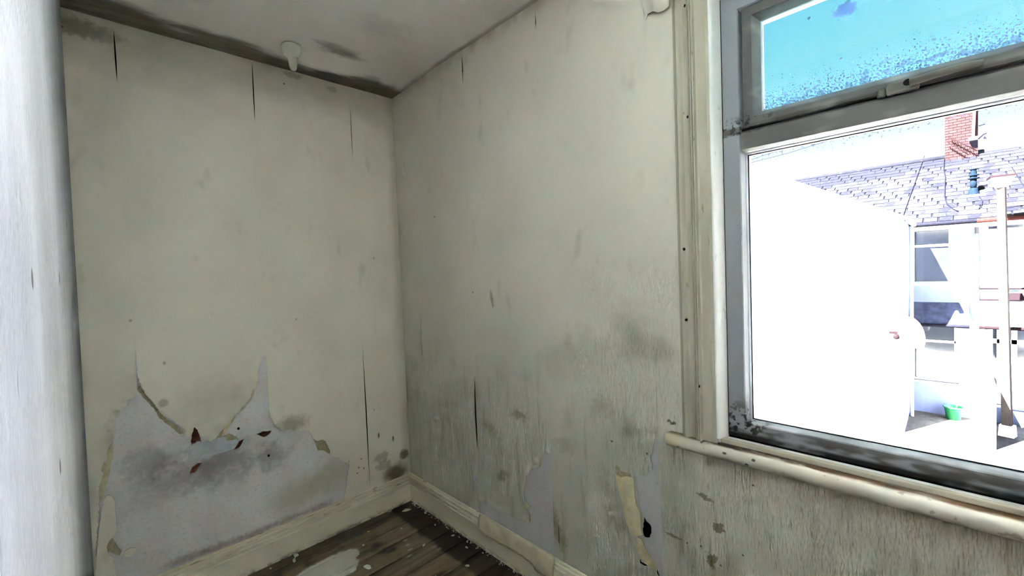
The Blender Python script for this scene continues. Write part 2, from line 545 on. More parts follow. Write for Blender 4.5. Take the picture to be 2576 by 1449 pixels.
# window board: gloss paint, blistered and rotten brown along the frame
g = G('sill_paint', rgb(226, 221, 204), 0.30, 0.5)
g.col = g.mixc(g.mr(g.noise((8, 5, 8), 4), 0.3, 0.7), rgb(190, 184, 166), rgb(204, 201, 192))
rot = g.m('MULTIPLY', g.mr(g.m('ADD', g.xyz(0), g.m('MULTIPLY', g.m('SUBTRACT', g.noise((30, 16, 1), 5), 0.5), 0.030)), -0.036, -0.016), g.m('MULTIPLY', g.mr(g.xyz(2), 0.8555, 0.8565), g.mr(g.xyz(2), 0.8590, 0.8575)))
g.over(g.m('MULTIPLY', rot, g.mr(g.noise((12, 7, 1), 4, 0.6, (2, 2, 0)), 0.34, 0.5, 0.45, 1.0)), rgb(96, 66, 40))
g.over(g.m('MULTIPLY', g.m('MULTIPLY', rot, g.mr(g.noise((30, 20, 1), 4), 0.48, 0.6)), g.mr(g.xyz(1), -2.5, -1.9)), rgb(48, 30, 20))
g.speck((40, 40, 40), 0.64, 0.72, rgb(120, 106, 84), 0.6, 3)
for q in [(-1.777,0.830),(-1.846,0.859),(-1.920,0.848),(-1.981,0.833),(-1.997,0.849)]:
    g.blob((0, q[0], q[1]), (None, 0.0055, 0.0035), rgb(48, 40, 34), 0.9, 1.2, 0.3)
g.over(g.mr(g.m('ADD', g.xyz(1), g.m('MULTIPLY', g.noise((20, 12, 20), 3), 0.05)), -1.80, -1.74, 0, 0.5), rgb(206, 190, 148))
g.height(g.noise((50, 30, 50), 1), 0.0015)
SILL = g.done()

# plastic window frame with black mould in the corners
def upvc(name, base):
  g = G(name, base, 0.42, 0.4)
  ux, uy, uz = g.xyz(0), g.xyz(1), g.xyz(2)
  g.speck((110, 110, 110), 0.68, 0.78, rgb(100, 98, 94), 0.6, 2)
  g.speck((9, 9, 16), 0.5, 0.75, rgb(150, 148, 142), 0.6, 5)
  botm = g.mr(uz, 0.955, 0.90)
  g.over(g.m('MULTIPLY', botm, g.mr(g.noise((20, 9, 26), 5, 0.65), 0.42, 0.60, 0, 0.85)), rgb(62, 58, 52))
  g.over(g.m('MULTIPLY', g.mr(uz, 0.897, 0.886), g.mr(g.noise((20, 12, 20), 4), 0.25, 0.5, 0.3, 1.0)), rgb(20, 18, 17))
  g.over(g.m('MULTIPLY', g.m('MULTIPLY', g.mr(uz, 1.02, 0.93), g.mr(uy, -2.05, -1.97)), g.mr(g.noise((50, 50, 50), 4), 0.48, 0.58)), rgb(40, 38, 36))
  tr = g.m('MULTIPLY', g.mr(uz, 1.795, 1.802), g.mr(uz, 1.822, 1.812))
  g.over(g.m('MULTIPLY', tr, g.mr(g.noise((16, 10, 16), 4), 0.3, 0.6, 0.4, 0.95)), rgb(66, 60, 52))
  g.over(g.m('MULTIPLY', g.m('MULTIPLY', g.mr(uz, 1.86, 1.82), g.m('MULTIPLY', g.mr(uz, 1.79, 1.80), g.mr(uy, -2.07, -2.0))), g.mr(g.noise((70, 70, 70), 4), 0.50, 0.58)), rgb(46, 43, 40))
  return g.done()


UPVC = upvc('upvc', rgb(146, 150, 156))
UPVC_BACKLIT = upvc('upvc_backlit', rgb(98, 98, 96))  # darker copy for transom and sash: backlit shade put into the plastic colour
UPVC_BEAD = flat('upvc_bead', rgb(168, 172, 182), 0.35, 0.4, 0.06)
GASKET = flat('gasket', rgb(24, 24, 30), 0.6, 0.3, 0.2)
HANDLE = flat('handle_plastic', rgb(104, 100, 90), 0.4, 0.4, 0.08)


def glass_mat(name, tint, dirt):
    mat = bpy.data.materials.new(name)
    g = G.__new__(G)
    g.mat = mat
    mat.use_nodes = True
    g.nt = mat.node_tree
    g.nt.nodes.clear()
    g.tc = g.nt.nodes.new('ShaderNodeTexCoord').outputs['Object']
    g.sep = None
    out = g.nt.nodes.new('ShaderNodeOutputMaterial')
    tr = g.nt.nodes.new('ShaderNodeBsdfTransparent')
    tr.inputs[0].default_value = tint
    gl = g.nt.nodes.new('ShaderNodeBsdfGlossy')
    gl.inputs['Roughness'].default_value = 0.02
    fr = g.nt.nodes.new('ShaderNodeFresnel')
    fr.inputs[0].default_value = 1.35
    mx = g.nt.nodes.new('ShaderNodeMixShader')
    g.put(mx.inputs[0], fr.outputs[0])
    g.put(mx.inputs[1], tr.outputs[0])
    g.put(mx.inputs[2], gl.outputs[0])
    df = g.nt.nodes.new('ShaderNodeBsdfDiffuse')
    df.inputs[0].default_value = rgb(96, 112, 160)
    mx2 = g.nt.nodes.new('ShaderNodeMixShader')
    g.put(mx2.inputs[0], dirt(g))
    g.put(mx2.inputs[1], mx.outputs[0])
    g.put(mx2.inputs[2], df.outputs[0])
    g.put(out.inputs[0], mx2.outputs[0])
    return mat


def dirt_top(g):
    """water marks and specks gathering along the bottom of the opening light"""
    z = g.xyz(2)
    th = g.mr(z, 1.845, 1.98, 0.52, 0.73)
    n = g.noise((1, 210, 280), 3, 0.6)
    f = g.mr(g.m('SUBTRACT', n, th), -0.02, 0.05, 0, 0.75)
    n2 = g.noise((1, 40, 60), 4, 0.6, (0, 3, 3))
    f2 = g.mr(g.m('SUBTRACT', n2, g.mr(z, 1.84, 2.02, 0.5, 0.8)), 0.0, 0.12, 0, 0.35)
    d = g.vm('LENGTH', g.vm('MULTIPLY', g.vm('SUBTRACT', g.tc, (0, [(-2.200,2.054)][0][0], [(-2.200,2.054)][0][1])), (0, 1 / 0.026, 1 / 0.022)))
    f3 = g.mr(g.m('ADD', d, g.m('MULTIPLY', g.m('SUBTRACT', g.noise((1, 90, 90), 4), 0.5), 1.6)), 1.1, 0.6, 0, 0.55)
    f4 = g.mr(g.noise((1, 38, 38), 1, 0.5, (0, 9, 2)), 0.80, 0.82, 0, 0.7)
    f5 = g.mr(z, 1.850, 1.838, 0, 0.6)
    return g.m('MAXIMUM', g.m('MAXIMUM', g.m('MAXIMUM', f, f2), g.m('MAXIMUM', f3, f4)), f5)


def dirt_low(g):
    z = g.xyz(2)
    n = g.noise((1, 120, 160), 3, 0.6)
    f = g.mr(g.m('SUBTRACT', n, g.mr(z, 1.735, 1.68, 0.58, 0.78)), 0.0, 0.05, 0, 0.4)
    f2 = g.mr(g.noise((1, 6, 4), 4), 0.55, 0.8, 0.0, 0.05)
    return g.m('MAXIMUM', f, f2)


GLASS_TOP = glass_mat('glass_top', (0.72, 0.93, 0.97, 1), dirt_top)
GLASS_CLEAR = glass_mat('glass_clear', (0.95, 0.96, 0.96, 1), lambda g: 0.0)
GLASS_LOW = glass_mat('glass_low', (0.93, 0.95, 0.97, 1), dirt_low)

# ---------------------------------------------------------------- sheets on walls
XL = lambda z: -1.441 + 0.0143 * z                      # the left wall leans a little


def on_far(u, z, n):
    return (u, -n, z)


def on_right(u, z, n):
    return (-n, u, z)


def on_left(u, z, n):
    return (XL(z) + n, u, z)


def ragged(pts, amp=0.004, seg=0.012, seed=0):
    rnd = random.Random(seed)
    out = []
    for a, b in zip(pts, pts[1:]):
        a, b = Vector(a), Vector(b)
        n = max(1, int((b - a).length / seg))
        t = (b - a)
        nn = Vector((-t.y, t.x)).normalized() if t.length > 1e-6 else Vector((0, 0))
        for i in range(n):
            q = a + t * (i / n)
            out.append(tuple(q + nn * (rnd.uniform(-amp, amp) if i else 0)))
    out.append(tuple(pts[-1]))
    return out


def inside(q, poly):
    x, y = q
    c = False
    j = len(poly) - 1
    for i in range(len(poly)):
        xi, yi = poly[i]
        xj, yj = poly[j]
        if (yi > y) != (yj > y) and x < (xj - xi) * (y - yi) / (yj - yi) + xi:
            c = not c
        j = i
    return c


def sheet(name, mats, to3, outline, holes=(), base=0.002, thick=0.0018, bulges=(), fn=None, grid=0.05, wave=0.0, torn=None, lift=0.013, parent=None, **kw):
    """a skin lying on a wall: outline and holes in wall coordinates, raised off the wall by base + bulges"""
    loops = [list(outline)] + [list(h) for h in holes]
    pts, edges = [], []
    for lp in loops:
        b = len(pts)
        pts += [Vector(q) for q in lp]
        edges += [(b + i, b + (i + 1) % len(lp)) for i in range(len(lp))]
    nb = len(pts)
    us = [q[0] for q in outline]
    zs = [q[1] for q in outline]
    nu = max(1, int((max(us) - min(us)) / grid))
    nz = max(1, int((max(zs) - min(zs)) / grid))
    for i in range(1, nu):
        for k in range(1, nz):
            q = (min(us) + (max(us) - min(us)) * i / nu, min(zs) + (max(zs) - min(zs)) * k / nz)
            if inside(q, outline) and not any(inside(q, h) for h in holes):
                pts.append(Vector(q))
    for (bu, bz, ru, rz, h) in bulges:
        for i in range(-3, 4):
            for k in range(-4, 5):
                q = (bu + ru * i * 0.45, bz + rz * k * 0.4)
                if inside(q, outline) and not any(inside(q, hh) for hh in holes):
                    pts.append(Vector(q))
    if torn:
        torn = list(torn)[::2]
        for t in torn:
            for k in range(8):
                a_ = k * math.pi / 4
                for r_ in (0.014, 0.032):
                    q = (t[0] + r_ * math.cos(a_), t[1] + r_ * math.sin(a_))
                    if (k + int(t[0] * 1e4)) % 2 == 0 and inside(q, outline) and not any(inside(q, hh) for hh in holes):
                        pts.append(Vector(q))
    vs, es, fs, _, _, _ = delaunay_2d_cdt(pts, edges, [], 0, 1e-5)

    def off(q):
        n = base
        for (bu, bz, ru, rz, h) in bulges:
            n += h * math.exp(-((q[0] - bu) / ru) ** 2 - ((q[1] - bz) / rz) ** 2)
        if fn:
            n += fn(q[0], q[1])
        if torn:
            d2 = min((q[0] - t[0]) ** 2 + (q[1] - t[1]) ** 2 for t in torn)
            n += lift * math.exp(-d2 / 0.00035) * (0.65 + 0.9 * noise.noise(Vector((q[0] * 14, q[1] * 14, 3))))
        if wave:
            n += wave * (noise.noise(Vector((q[0] * 5.0, q[1] * 2.6, base * 900))) + 0.4)
        return max(n, 0.0016 if wave else 0.0004)
    keep = []
    for f in fs:
        c = sum((vs[i] for i in f), Vector((0, 0))) / len(f)
        q = [vs[i] for i in f]
        ar = abs((q[1] - q[0]).x * (q[2] - q[0]).y - (q[1] - q[0]).y * (q[2] - q[0]).x)
        if ar < 0.0005 * max((q[0] - q[1]).length, (q[1] - q[2]).length, (q[2] - q[0]).length):
            continue
        if inside(c, outline) and not any(inside(c, h) for h in holes):
            keep.append(f)
    mb = MB()
    idx = {}
    for f in keep:
        for i in f:
            if i not in idx:
                idx[i] = len(mb.v)
                mb.v.append(to3(vs[i].x, vs[i].y, off(vs[i])))
    cnt = {}
    for f in keep:
        mb.f.append(tuple(idx[i] for i in f))
        mb.sm.append(True)
        mb.mi.append(0)
        for i in range(len(f)):
            k = (f[i], f[(i + 1) % len(f)])
            cnt[tuple(sorted(k))] = cnt.get(tuple(sorted(k)), []) + [k]
    em = 1 if isinstance(mats, (list, tuple)) and len(mats) > 1 else 0
    for k, l in cnt.items():
        if len(l) == 1:
            a, b = l[0]
            na, nb_ = off(vs[a]), off(vs[b])
            mb.poly([to3(vs[a].x, vs[a].y, na), to3(vs[b].x, vs[b].y, nb_),
                     to3(vs[b].x, vs[b].y, nb_ - thick), to3(vs[a].x, vs[a].y, na - thick)], False, em)
    me = mb.mesh(name, mats, recalc=False)
    # face the room
    n0 = Vector(to3(0.3, 1, 1)) - Vector(to3(0.3, 1, 0))
    s_ = sum((me.polygons[i].normal.dot(n0) for i in range(len(keep))), 0.0)
    if s_ < 0:
        me.flip_normals()
    return new(name, me, parent, (0, 0, 0), **kw)


def lens(pts, w):
    """a thin slit along a polyline, w wide in the middle"""
    n = len(pts)
    L, R = [], []
    for i, q in enumerate(pts):
        t = i / (n - 1)
        h = w * math.sin(math.pi * t) * 0.5
        L.append((q[0] - h, q[1]))
        R.append((q[0] + h, q[1]))
    return L + R[-2:0:-1]


def line(a, b, n):
    return [(a[0] + (b[0] - a[0]) * i / n, a[1] + (b[1] - a[1]) * i / n) for i in range(n + 1)]

# ---------------------------------------------------------------- room shell
H = 2.5
YR = -3.32


def seam(f, z0, z1, gaps, side):
    """points along a paper seam from z0 to z1; side -1/+1 = paper lying left/right of it, gaps = (zlow, zhigh, width)"""
    n = max(2, int(abs(z1 - z0) / 0.03))
    out = []
    for i in range(n + 1):
        z = z0 + (z1 - z0) * i / n
        w = 0.0001
        for a, b, ww in gaps:
            if a < z < b:
                w = max(w, ww * math.sin(math.pi * (z - a) / (b - a)) ** 0.7)
        out.append((f(z) + side * w * 0.5, z))
    return out


def lin(u0, z0, u1, z1):
    return lambda z: u0 + (u1 - u0) * (z - z0) / (z1 - z0)


# far wall: plaster skin (with chipped holes down to the brick) on a brick core
brick_holes = [
    ragged([(-1.080,0.772),(-1.068,0.750),(-1.062,0.721),(-1.056,0.693),(-1.073,0.699),(-1.096,0.689),(-1.094,0.718),(-1.087,0.752)], 0.002, 0.008, 3)[:-1],
    ragged([(-0.838,0.665),(-0.811,0.671),(-0.770,0.663),(-0.777,0.647),(-0.799,0.637),(-0.821,0.642)], 0.002, 0.008, 4)[:-1],
    ragged([(-0.936,0.617),(-0.911,0.652),(-0.886,0.656),(-0.902,0.630),(-0.922,0.610)], 0.002, 0.008, 5)[:-1],
    ragged([(-1.109,0.562),(-1.097,0.591),(-1.076,0.602),(-1.057,0.599),(-1.074,0.581),(-1.093,0.555)], 0.002, 0.008, 6)[:-1],
]
wall_far = sheet('wall_far', [PLASTER, PLASTER], on_far, [(-1.47, -0.05), (0.03, -0.05), (0.03, 2.56), (-1.47, 2.56)],
                 brick_holes, base=0.0005, thick=0.016, grid=0.09, kind='structure')
MB().box((-1.8, 0.012, -0.3), (0.3, 0.28, 2.85)).obj('brick_core', OLD_BRICK, wall_far)

A1, A2, A3 = lin(-1.253, 2.444, -1.261, 1.016), lin(-0.755, 2.484, -0.776, 0.752), lin(-0.270, 2.476, -0.274, 0.18)
gA1 = [(2.26, 2.47, 0.0055)]
gA2 = [(2.20, 2.50, 0.005)]
gA3 = [(2.10, 2.40, 0.0035), (0.175, 1.02, 0.0050)]
PF = [[paper_far(a_, b_), PAPER_EDGE] for a_, b_ in ((-1.5, -1.24), (-1.27, -0.75), (-0.79, -0.26), (-0.28, 0.05))]
PB = PF[0]
left_edge = [(XL(0.15) - 0.002, 0.15), (XL(2.53) - 0.002, 2.53)]
t1 = ragged([(-1.264,0.974),(-1.280,0.949),(-1.294,0.949),(-1.301,0.924),(-1.319,0.912),(-1.327,0.884),(-1.337,0.875),(-1.343,0.836),(-1.342,0.810),(-1.350,0.788),(-1.364,0.768),(-1.372,0.713),(-1.388,0.661),(-1.401,0.609),(-1.400,0.573),(-1.408,0.498),(-1.422,0.358)], 0.003, 0.0065, 11)
strip = left_edge + seam(A1, 2.53, 1.0, gA1 + [(0.86, 1.20, 0.004)], -1) + t1 + [(t1[-1][0] - 0.002, 0.15)]
sheet('wallpaper_strip', PF[0], on_far, strip, torn=t1, wave=0.0010, bulges=[(-1.262, 2.36, 0.03, 0.12, 0.006), (-1.30, 0.80, 0.05, 0.09, 0.008), (-1.37, 0.45, 0.03, 0.2, 0.010)], parent=wall_far)
t2 = ragged([(-1.260,1.191),(-1.259,1.100),(-1.258,1.040),(-1.250,0.993),(-1.238,0.959),(-1.221,0.930),(-1.203,0.896),(-1.198,0.872),(-1.185,0.851),(-1.160,0.835),(-1.147,0.806),(-1.127,0.791),(-1.115,0.764),(-1.111,0.736),(-1.098,0.735),(-1.086,0.761),(-1.080,0.774),(-1.069,0.752),(-1.061,0.728),(-1.045,0.708),(-1.028,0.690),(-1.004,0.700),(-0.989,0.721),(-0.971,0.739),(-0.949,0.759),(-0.923,0.781),(-0.889,0.813),(-0.867,0.845),(-0.846,0.879),(-0.827,0.914),(-0.816,0.952),(-0.814,0.997),(-0.798,1.026),(-0.785,1.045),(-0.771,1.033)], 0.0035, 0.0065, 12)
strip = seam(A1, 1.19, 2.53, gA1, 1) + seam(A2, 2.53, 1.05, gA2, -1) + t2[::-1]
sheet('wallpaper_strip', PF[1], on_far, strip, torn=t2, wave=0.0010, bulges=[(-1.20, 1.0, 0.05, 0.10, 0.012), (-1.05, 0.80, 0.10, 0.05, 0.007), (-0.86, 0.90, 0.05, 0.08, 0.010), (-0.98, 0.75, 0.06, 0.04, 0.008)], parent=wall_far)
t3 = ragged([(-0.778,0.742),(-0.767,0.717),(-0.759,0.695),(-0.746,0.672),(-0.721,0.649),(-0.691,0.646),(-0.664,0.628),(-0.627,0.623),(-0.601,0.620),(-0.588,0.595),(-0.579,0.570),(-0.560,0.547),(-0.537,0.547),(-0.518,0.534),(-0.505,0.508),(-0.494,0.478),(-0.485,0.439),(-0.449,0.418),(-0.424,0.387),(-0.402,0.370),(-0.392,0.385),(-0.394,0.349),(-0.406,0.300),(-0.413,0.246),(-0.425,0.204),(-0.439,0.160)], 0.003, 0.0065, 13)
strip = seam(A2, 0.75, 2.53, gA2, 1) + seam(A3, 2.53, 0.15, gA3, -1) + [(t3[-1][0] + 0.01, 0.15)] + t3[::-1]
sheet('wallpaper_strip', PF[2], on_far, strip, torn=t3, wave=0.0010, bulges=[(-0.70, 0.70, 0.08, 0.04, 0.009), (-0.45, 0.62, 0.06, 0.05, 0.007), (-0.36, 0.4, 0.04, 0.1, 0.006)], parent=wall_far)
strip = seam(A3, 0.15, 2.53, gA3, 1) + [(0.0, 2.53), (0.0, 0.15)]
sheet('wallpaper_strip', PF[3], on_far, strip, wave=0.0010, bulges=[(-0.265, 0.6, 0.03, 0.2, 0.004), (-0.02, 0.45, 0.03, 0.15, 0.004)], parent=wall_far)
for f, gaps in ((A1, gA1), (A2, gA2), (A3, gA3)):
    for a, b, w in gaps:
        sheet('slit_shade', DARK, on_far, seam(f, a, b, [(a, b, w * 2.4)], -1) + seam(f, b, a, [(a, b, w * 2.4)], 1), base=0.0009, thick=0.0003, parent=wall_far)  # dark strips stand in for the shade inside the paper slits
# curled edges where the paper back shows
for i, (pts, h, m_) in enumerate((
        ([(-1.364,0.770),(-1.349,0.783),(-1.350,0.739),(-1.361,0.690),(-1.375,0.624),(-1.390,0.572),(-1.403,0.553),(-1.410,0.600),(-1.397,0.657),(-1.380,0.711),(-1.370,0.753)], 0.012, PAPER_BACK),
        ([(-0.905,0.786),(-0.885,0.820),(-0.867,0.848),(-0.854,0.883),(-0.837,0.914),(-0.831,0.899),(-0.840,0.858),(-0.862,0.832),(-0.886,0.800)], 0.008, PAPER_BACK),
        ([(-0.987,0.721),(-0.949,0.763),(-0.918,0.795),(-0.899,0.804),(-0.921,0.771),(-0.955,0.727),(-0.971,0.703)], 0.008, PAPER_BACK),
        ([(-1.007,0.700),(-0.980,0.740),(-0.967,0.774),(-0.961,0.778),(-0.964,0.745),(-0.982,0.700),(-0.999,0.683)], 0.007, PAPER_TAN),
        ([(-0.984,0.694),(-0.952,0.703),(-0.921,0.678),(-0.914,0.664),(-0.954,0.669),(-0.977,0.676)], 0.004, PAPER_TAN))):
    c = [sum(q[k] for q in pts) / len(pts) for k in (0, 1)]
    sheet('paper_curl', m_, on_far, ragged(pts + [pts[0]], 0.0015, 0.01, 40 + i)[:-1], base=0.004, thick=0.0015,
          bulges=[(c[0], c[1], 0.012, 0.05, h)], grid=0.008, parent=wall_far)
sheet('paper_underlayer', [PAPER_TAN, PAPER_EDGE], on_far, ragged([(-0.580,0.584),(-0.560,0.551),(-0.537,0.551),(-0.516,0.538),(-0.501,0.507),(-0.488,0.462),(-0.495,0.451),(-0.522,0.480),(-0.551,0.489),(-0.568,0.541),(-0.580,0.584)], 0.002, 0.008, 21)[:-1], base=0.0014, thick=0.001, parent=wall_far)
sheet('paper_underlayer', [PAPER_TAN, PAPER_EDGE], on_far, ragged([(-1.262,0.979),(-1.254,0.997),(-1.243,0.964),(-1.224,0.925),(-1.204,0.887),(-1.184,0.845),(-1.148,0.800),(-1.120,0.753),(-1.134,0.753),(-1.168,0.803),(-1.200,0.846),(-1.217,0.894),(-1.240,0.934),(-1.262,0.979)], 0.002, 0.008, 22)[:-1], base=0.0012, thick=0.001, parent=wall_far)
sheet('paper_underlayer', [PLASTER, PAPER_EDGE], on_far, ragged([(-0.810,0.996),(-0.796,1.023),(-0.783,1.041),(-0.772,1.023),(-0.773,0.943),(-0.813,0.945),(-0.810,0.996)], 0.001, 0.008, 23)[:-1], base=0.0012, thick=0.001, parent=wall_far)
sheet('filler_patch', FILLER, on_far, ragged([(-1.092,0.675),(-1.072,0.691),(-1.050,0.690),(-1.026,0.695),(-1.000,0.698),(-0.967,0.692),(-0.931,0.672),(-0.913,0.652),(-0.932,0.624),(-0.971,0.621),(-1.012,0.619),(-1.050,0.617),(-1.084,0.614),(-1.115,0.628),(-1.103,0.648),(-1.092,0.675)], 0.002, 0.01, 24)[:-1],
      base=0.002, thick=0.003, bulges=[(-1.03, 0.68, 0.07, 0.03, 0.008)], grid=0.02, parent=wall_far)
# loose tongue of paper at the foot of the wall, and a scrap stuck beside it
sheet('paper_tongue', PB, on_far, ragged([(-1.433,0.216),(-1.422,0.341),(-1.408,0.449),(-1.398,0.518),(-1.390,0.559),(-1.377,0.577),(-1.366,0.572),(-1.359,0.550),(-1.358,0.493),(-1.357,0.426),(-1.368,0.404),(-1.381,0.390),(-1.391,0.367),(-1.388,0.337),(-1.374,0.317),(-1.369,0.264),(-1.373,0.183)], 0.0015, 0.012, 25), base=0.006, thick=0.002,
      bulges=[(-1.335, 0.50, 0.03, 0.10, 0.014), (-1.34, 0.36, 0.03, 0.06, 0.010)], grid=0.02, parent=wall_far)
sheet('paper_tongue', PAPER_TAN, on_far, ragged([(-1.396,0.361),(-1.385,0.392),(-1.373,0.395),(-1.359,0.356),(-1.348,0.329),(-1.354,0.313),(-1.370,0.328),(-1.383,0.348),(-1.390,0.342),(-1.396,0.361)], 0.001, 0.008, 26)[:-1], base=0.004, thick=0.001, parent=wall_far)
sheet('paper_scrap', PB, on_far, ragged([(-1.341,0.317),(-1.334,0.327),(-1.316,0.328),(-1.303,0.320),(-1.310,0.302),(-1.323,0.294),(-1.338,0.298),(-1.341,0.317)], 0.001, 0.008, 27)[:-1], base=0.004, thick=0.002, bulges=[(-1.255, 0.40, 0.02, 0.02, 0.010)], grid=0.008, parent=wall_far)

# wall with the window
win_hole = [(-1.892, 0.84), (-3.21, 0.84), (-3.21, 2.225), (-1.892, 2.225)]
pit = ragged([(-1.622,0.515),(-1.629,0.501),(-1.646,0.493),(-1.648,0.468),(-1.640,0.447),(-1.621,0.442),(-1.615,0.461)] + [(-1.622,0.515)], 0.002, 0.008, 31)[:-1]
wall_right = sheet('wall_right', [PLASTER_R, DARK], on_right, [(0.03, -0.05), (YR - 0.03, -0.05), (YR - 0.03, 2.58), (0.03, 2.58)],
                   [win_hole, pit], base=0.0005, thick=0.018, grid=0.12, kind='structure')
core = MB()
core.box((0.014, 0.3, -0.3), (0.25, -1.895, 2.85)).box((0.014, -3.208, -0.3), (0.25, YR - 0.06, 2.85))
core.box((0.014, -1.895, -0.3), (0.25, -3.208, 0.842)).box((0.014, -1.895, 2.222), (0.25, -3.208, 2.85))
core.obj('masonry', OUTER, wall_right)
sheet('pit', DARK, on_right, [(q[0] * 1.004, q[1] * 1.01) for q in [(-1.608,0.525),(-1.667,0.547),(-1.664,0.446),(-1.605,0.420)]], base=-0.0, thick=0.0004, parent=wall_right,
      fn=lambda u, z: 0).location.x = 0.012
B1, B2, B3 = lin(-0.701, 2.494, -0.683, 0.2), lin(-1.193, 2.476, -1.188, 0.176), lin(-1.683, 0.96, -1.688, 0.342)
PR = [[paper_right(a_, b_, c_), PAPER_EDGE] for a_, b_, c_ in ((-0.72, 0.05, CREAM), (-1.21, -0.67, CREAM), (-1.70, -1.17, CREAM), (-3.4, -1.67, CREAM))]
PBR = PR[2]
gB1 = [(2.365, 2.50, 0.0075), (0.50, 0.90, 0.010)]
gB2 = [(2.41, 2.478, 0.005)]
gB3 = [(0.86, 1.0, 0.002)]
small = [
    lens(line((-0.2165, 1.215), (-0.2115, 0.905), 8), 0.0050),
    ragged([(-0.637,0.350),(-0.658,0.365),(-0.673,0.355),(-0.689,0.354),(-0.686,0.313),(-0.667,0.315),(-0.642,0.324)] + [(-0.637,0.350)], 0.001, 0.008, 32)[:-1],
]
strip = [(0.0, 0.15), (0.0, 2.56)] + seam(B1, 2.56, 0.15, gB1, 1)
sheet('wallpaper_strip', PR[0], on_right, strip, small, wave=0.0010,
      bulges=[(-0.66, 0.70, 0.035, 0.14, 0.012), (-0.21, 1.05, 0.03, 0.12, 0.006), (-0.40, 0.55, 0.05, 0.12, 0.005), (-0.05, 2.1, 0.02, 0.3, 0.004), (-0.30, 0.35, 0.08, 0.1, 0.004)], parent=wall_right)
t4 = ragged([(-0.691,0.243),(-0.757,0.247),(-0.832,0.248),(-0.889,0.252),(-0.936,0.250),(-0.989,0.258),(-1.035,0.259),(-1.054,0.274),(-1.060,0.310),(-1.042,0.340),(-1.028,0.354),(-1.025,0.398),(-1.025,0.439),(-1.037,0.472),(-1.055,0.497),(-1.074,0.526),(-1.116,0.541),(-1.128,0.550),(-1.133,0.593),(-1.159,0.614),(-1.187,0.633)], 0.0025, 0.0065, 33)
nick = ragged([(-0.916,0.515),(-0.937,0.517),(-0.950,0.506),(-0.933,0.493)] + [(-0.916,0.515)], 0.001, 0.008, 34)[:-1]
strip = seam(B1, t4[0][1], 2.56, gB1, -1) + seam(B2, 2.56, t4[-1][1], gB2, 1) + t4[::-1][1:-1]
sheet('wallpaper_strip', PR[1], on_right, strip, [nick], torn=t4, wave=0.0010,
      bulges=[(-0.72, 0.72, 0.03, 0.16, 0.004), (-1.05, 0.36, 0.06, 0.05, 0.010), (-0.86, 0.36, 0.10, 0.05, 0.008), (-1.0, 0.6, 0.05, 0.15, 0.004)], parent=wall_right)
t5 = ragged([(-1.680,0.855),(-1.674,0.805),(-1.667,0.772),(-1.655,0.743),(-1.662,0.723),(-1.661,0.702),(-1.647,0.689),(-1.639,0.677),(-1.612,0.665),(-1.593,0.652),(-1.598,0.609),(-1.603,0.564),(-1.614,0.527),(-1.617,0.447),(-1.623,0.395),(-1.654,0.366),(-1.668,0.344),(-1.677,0.279)], 0.0025, 0.0065, 35)
strip = [(t5[-1][0], 0.15), (B2(0.15) - 0.0003, 0.15)] + seam(B2, 0.16, 2.56, gB2, -1) + seam(B3, 2.56, t5[0][1] + 0.01, gB3, 1) + t5[:-1]
sheet('wallpaper_strip', PR[2], on_right, strip, torn=t5, lift=0.005, wave=0.0010,
      bulges=[(-1.20, 0.86, 0.012, 0.08, 0.004), (-1.62, 0.80, 0.04, 0.06, 0.006), (-1.55, 0.5, 0.05, 0.06, 0.010), (-1.40, 0.45, 0.03, 0.05, 0.008)], parent=wall_right)
strip = seam(B3, 0.15, 2.56, gB3, -1) + [(-1.80, 2.56), (-1.80, 0.83), (YR, 0.83), (YR, 0.15)]
sheet('wallpaper_strip', PR[3], on_right, strip, wave=0.0010, bulges=[(-1.9, 0.5, 0.1, 0.15, 0.004), (-2.3, 0.45, 0.1, 0.1, 0.005)], parent=wall_right)
for f, a, b, w in ((B1, 2.365, 2.50, 0.0075), (B1, 0.50, 0.90, 0.010), (B2, 2.41, 2.478, 0.005), (lin(-0.2165, 1.215, -0.2115, 0.905), 0.905, 1.215, 0.005)):
    sheet('slit_shade', DARK, on_right, seam(f, a, b, [(a, b, w * 1.8)], -1) + seam(f, b, a, [(a, b, w * 1.8)], 1), base=0.0009, thick=0.0003, parent=wall_right)  # black backing painted in as shade behind the open slits
sheet('paper_underlayer', [PLASTER_R, PAPER_EDGE], on_right, ragged([(-0.621,0.355),(-0.704,0.382),(-0.699,0.305),(-0.615,0.276)] + [(-0.621,0.355)], 0.001, 0.01, 36)[:-1], base=0.0009, thick=0.0005, parent=wall_right)


def curl_fn(pts, h0, h1):
    us = [q[0] for q in pts]
    zs = [q[1] for q in pts]

    def f(u, z):
        # roll about the long axis of the tongue
        t = (z - min(zs)) / (max(zs) - min(zs))
        row = [q for q in pts if abs(q[1] - z) < 0.06] or pts
        a, b = min(q[0] for q in row), max(q[0] for q in row)
        s_ = min(1, max(0, (u - a) / max(1e-4, b - a)))
        return (h0 + (h1 - h0) * t) * math.sin(math.pi * (0.12 + 0.76 * s_))
    return f


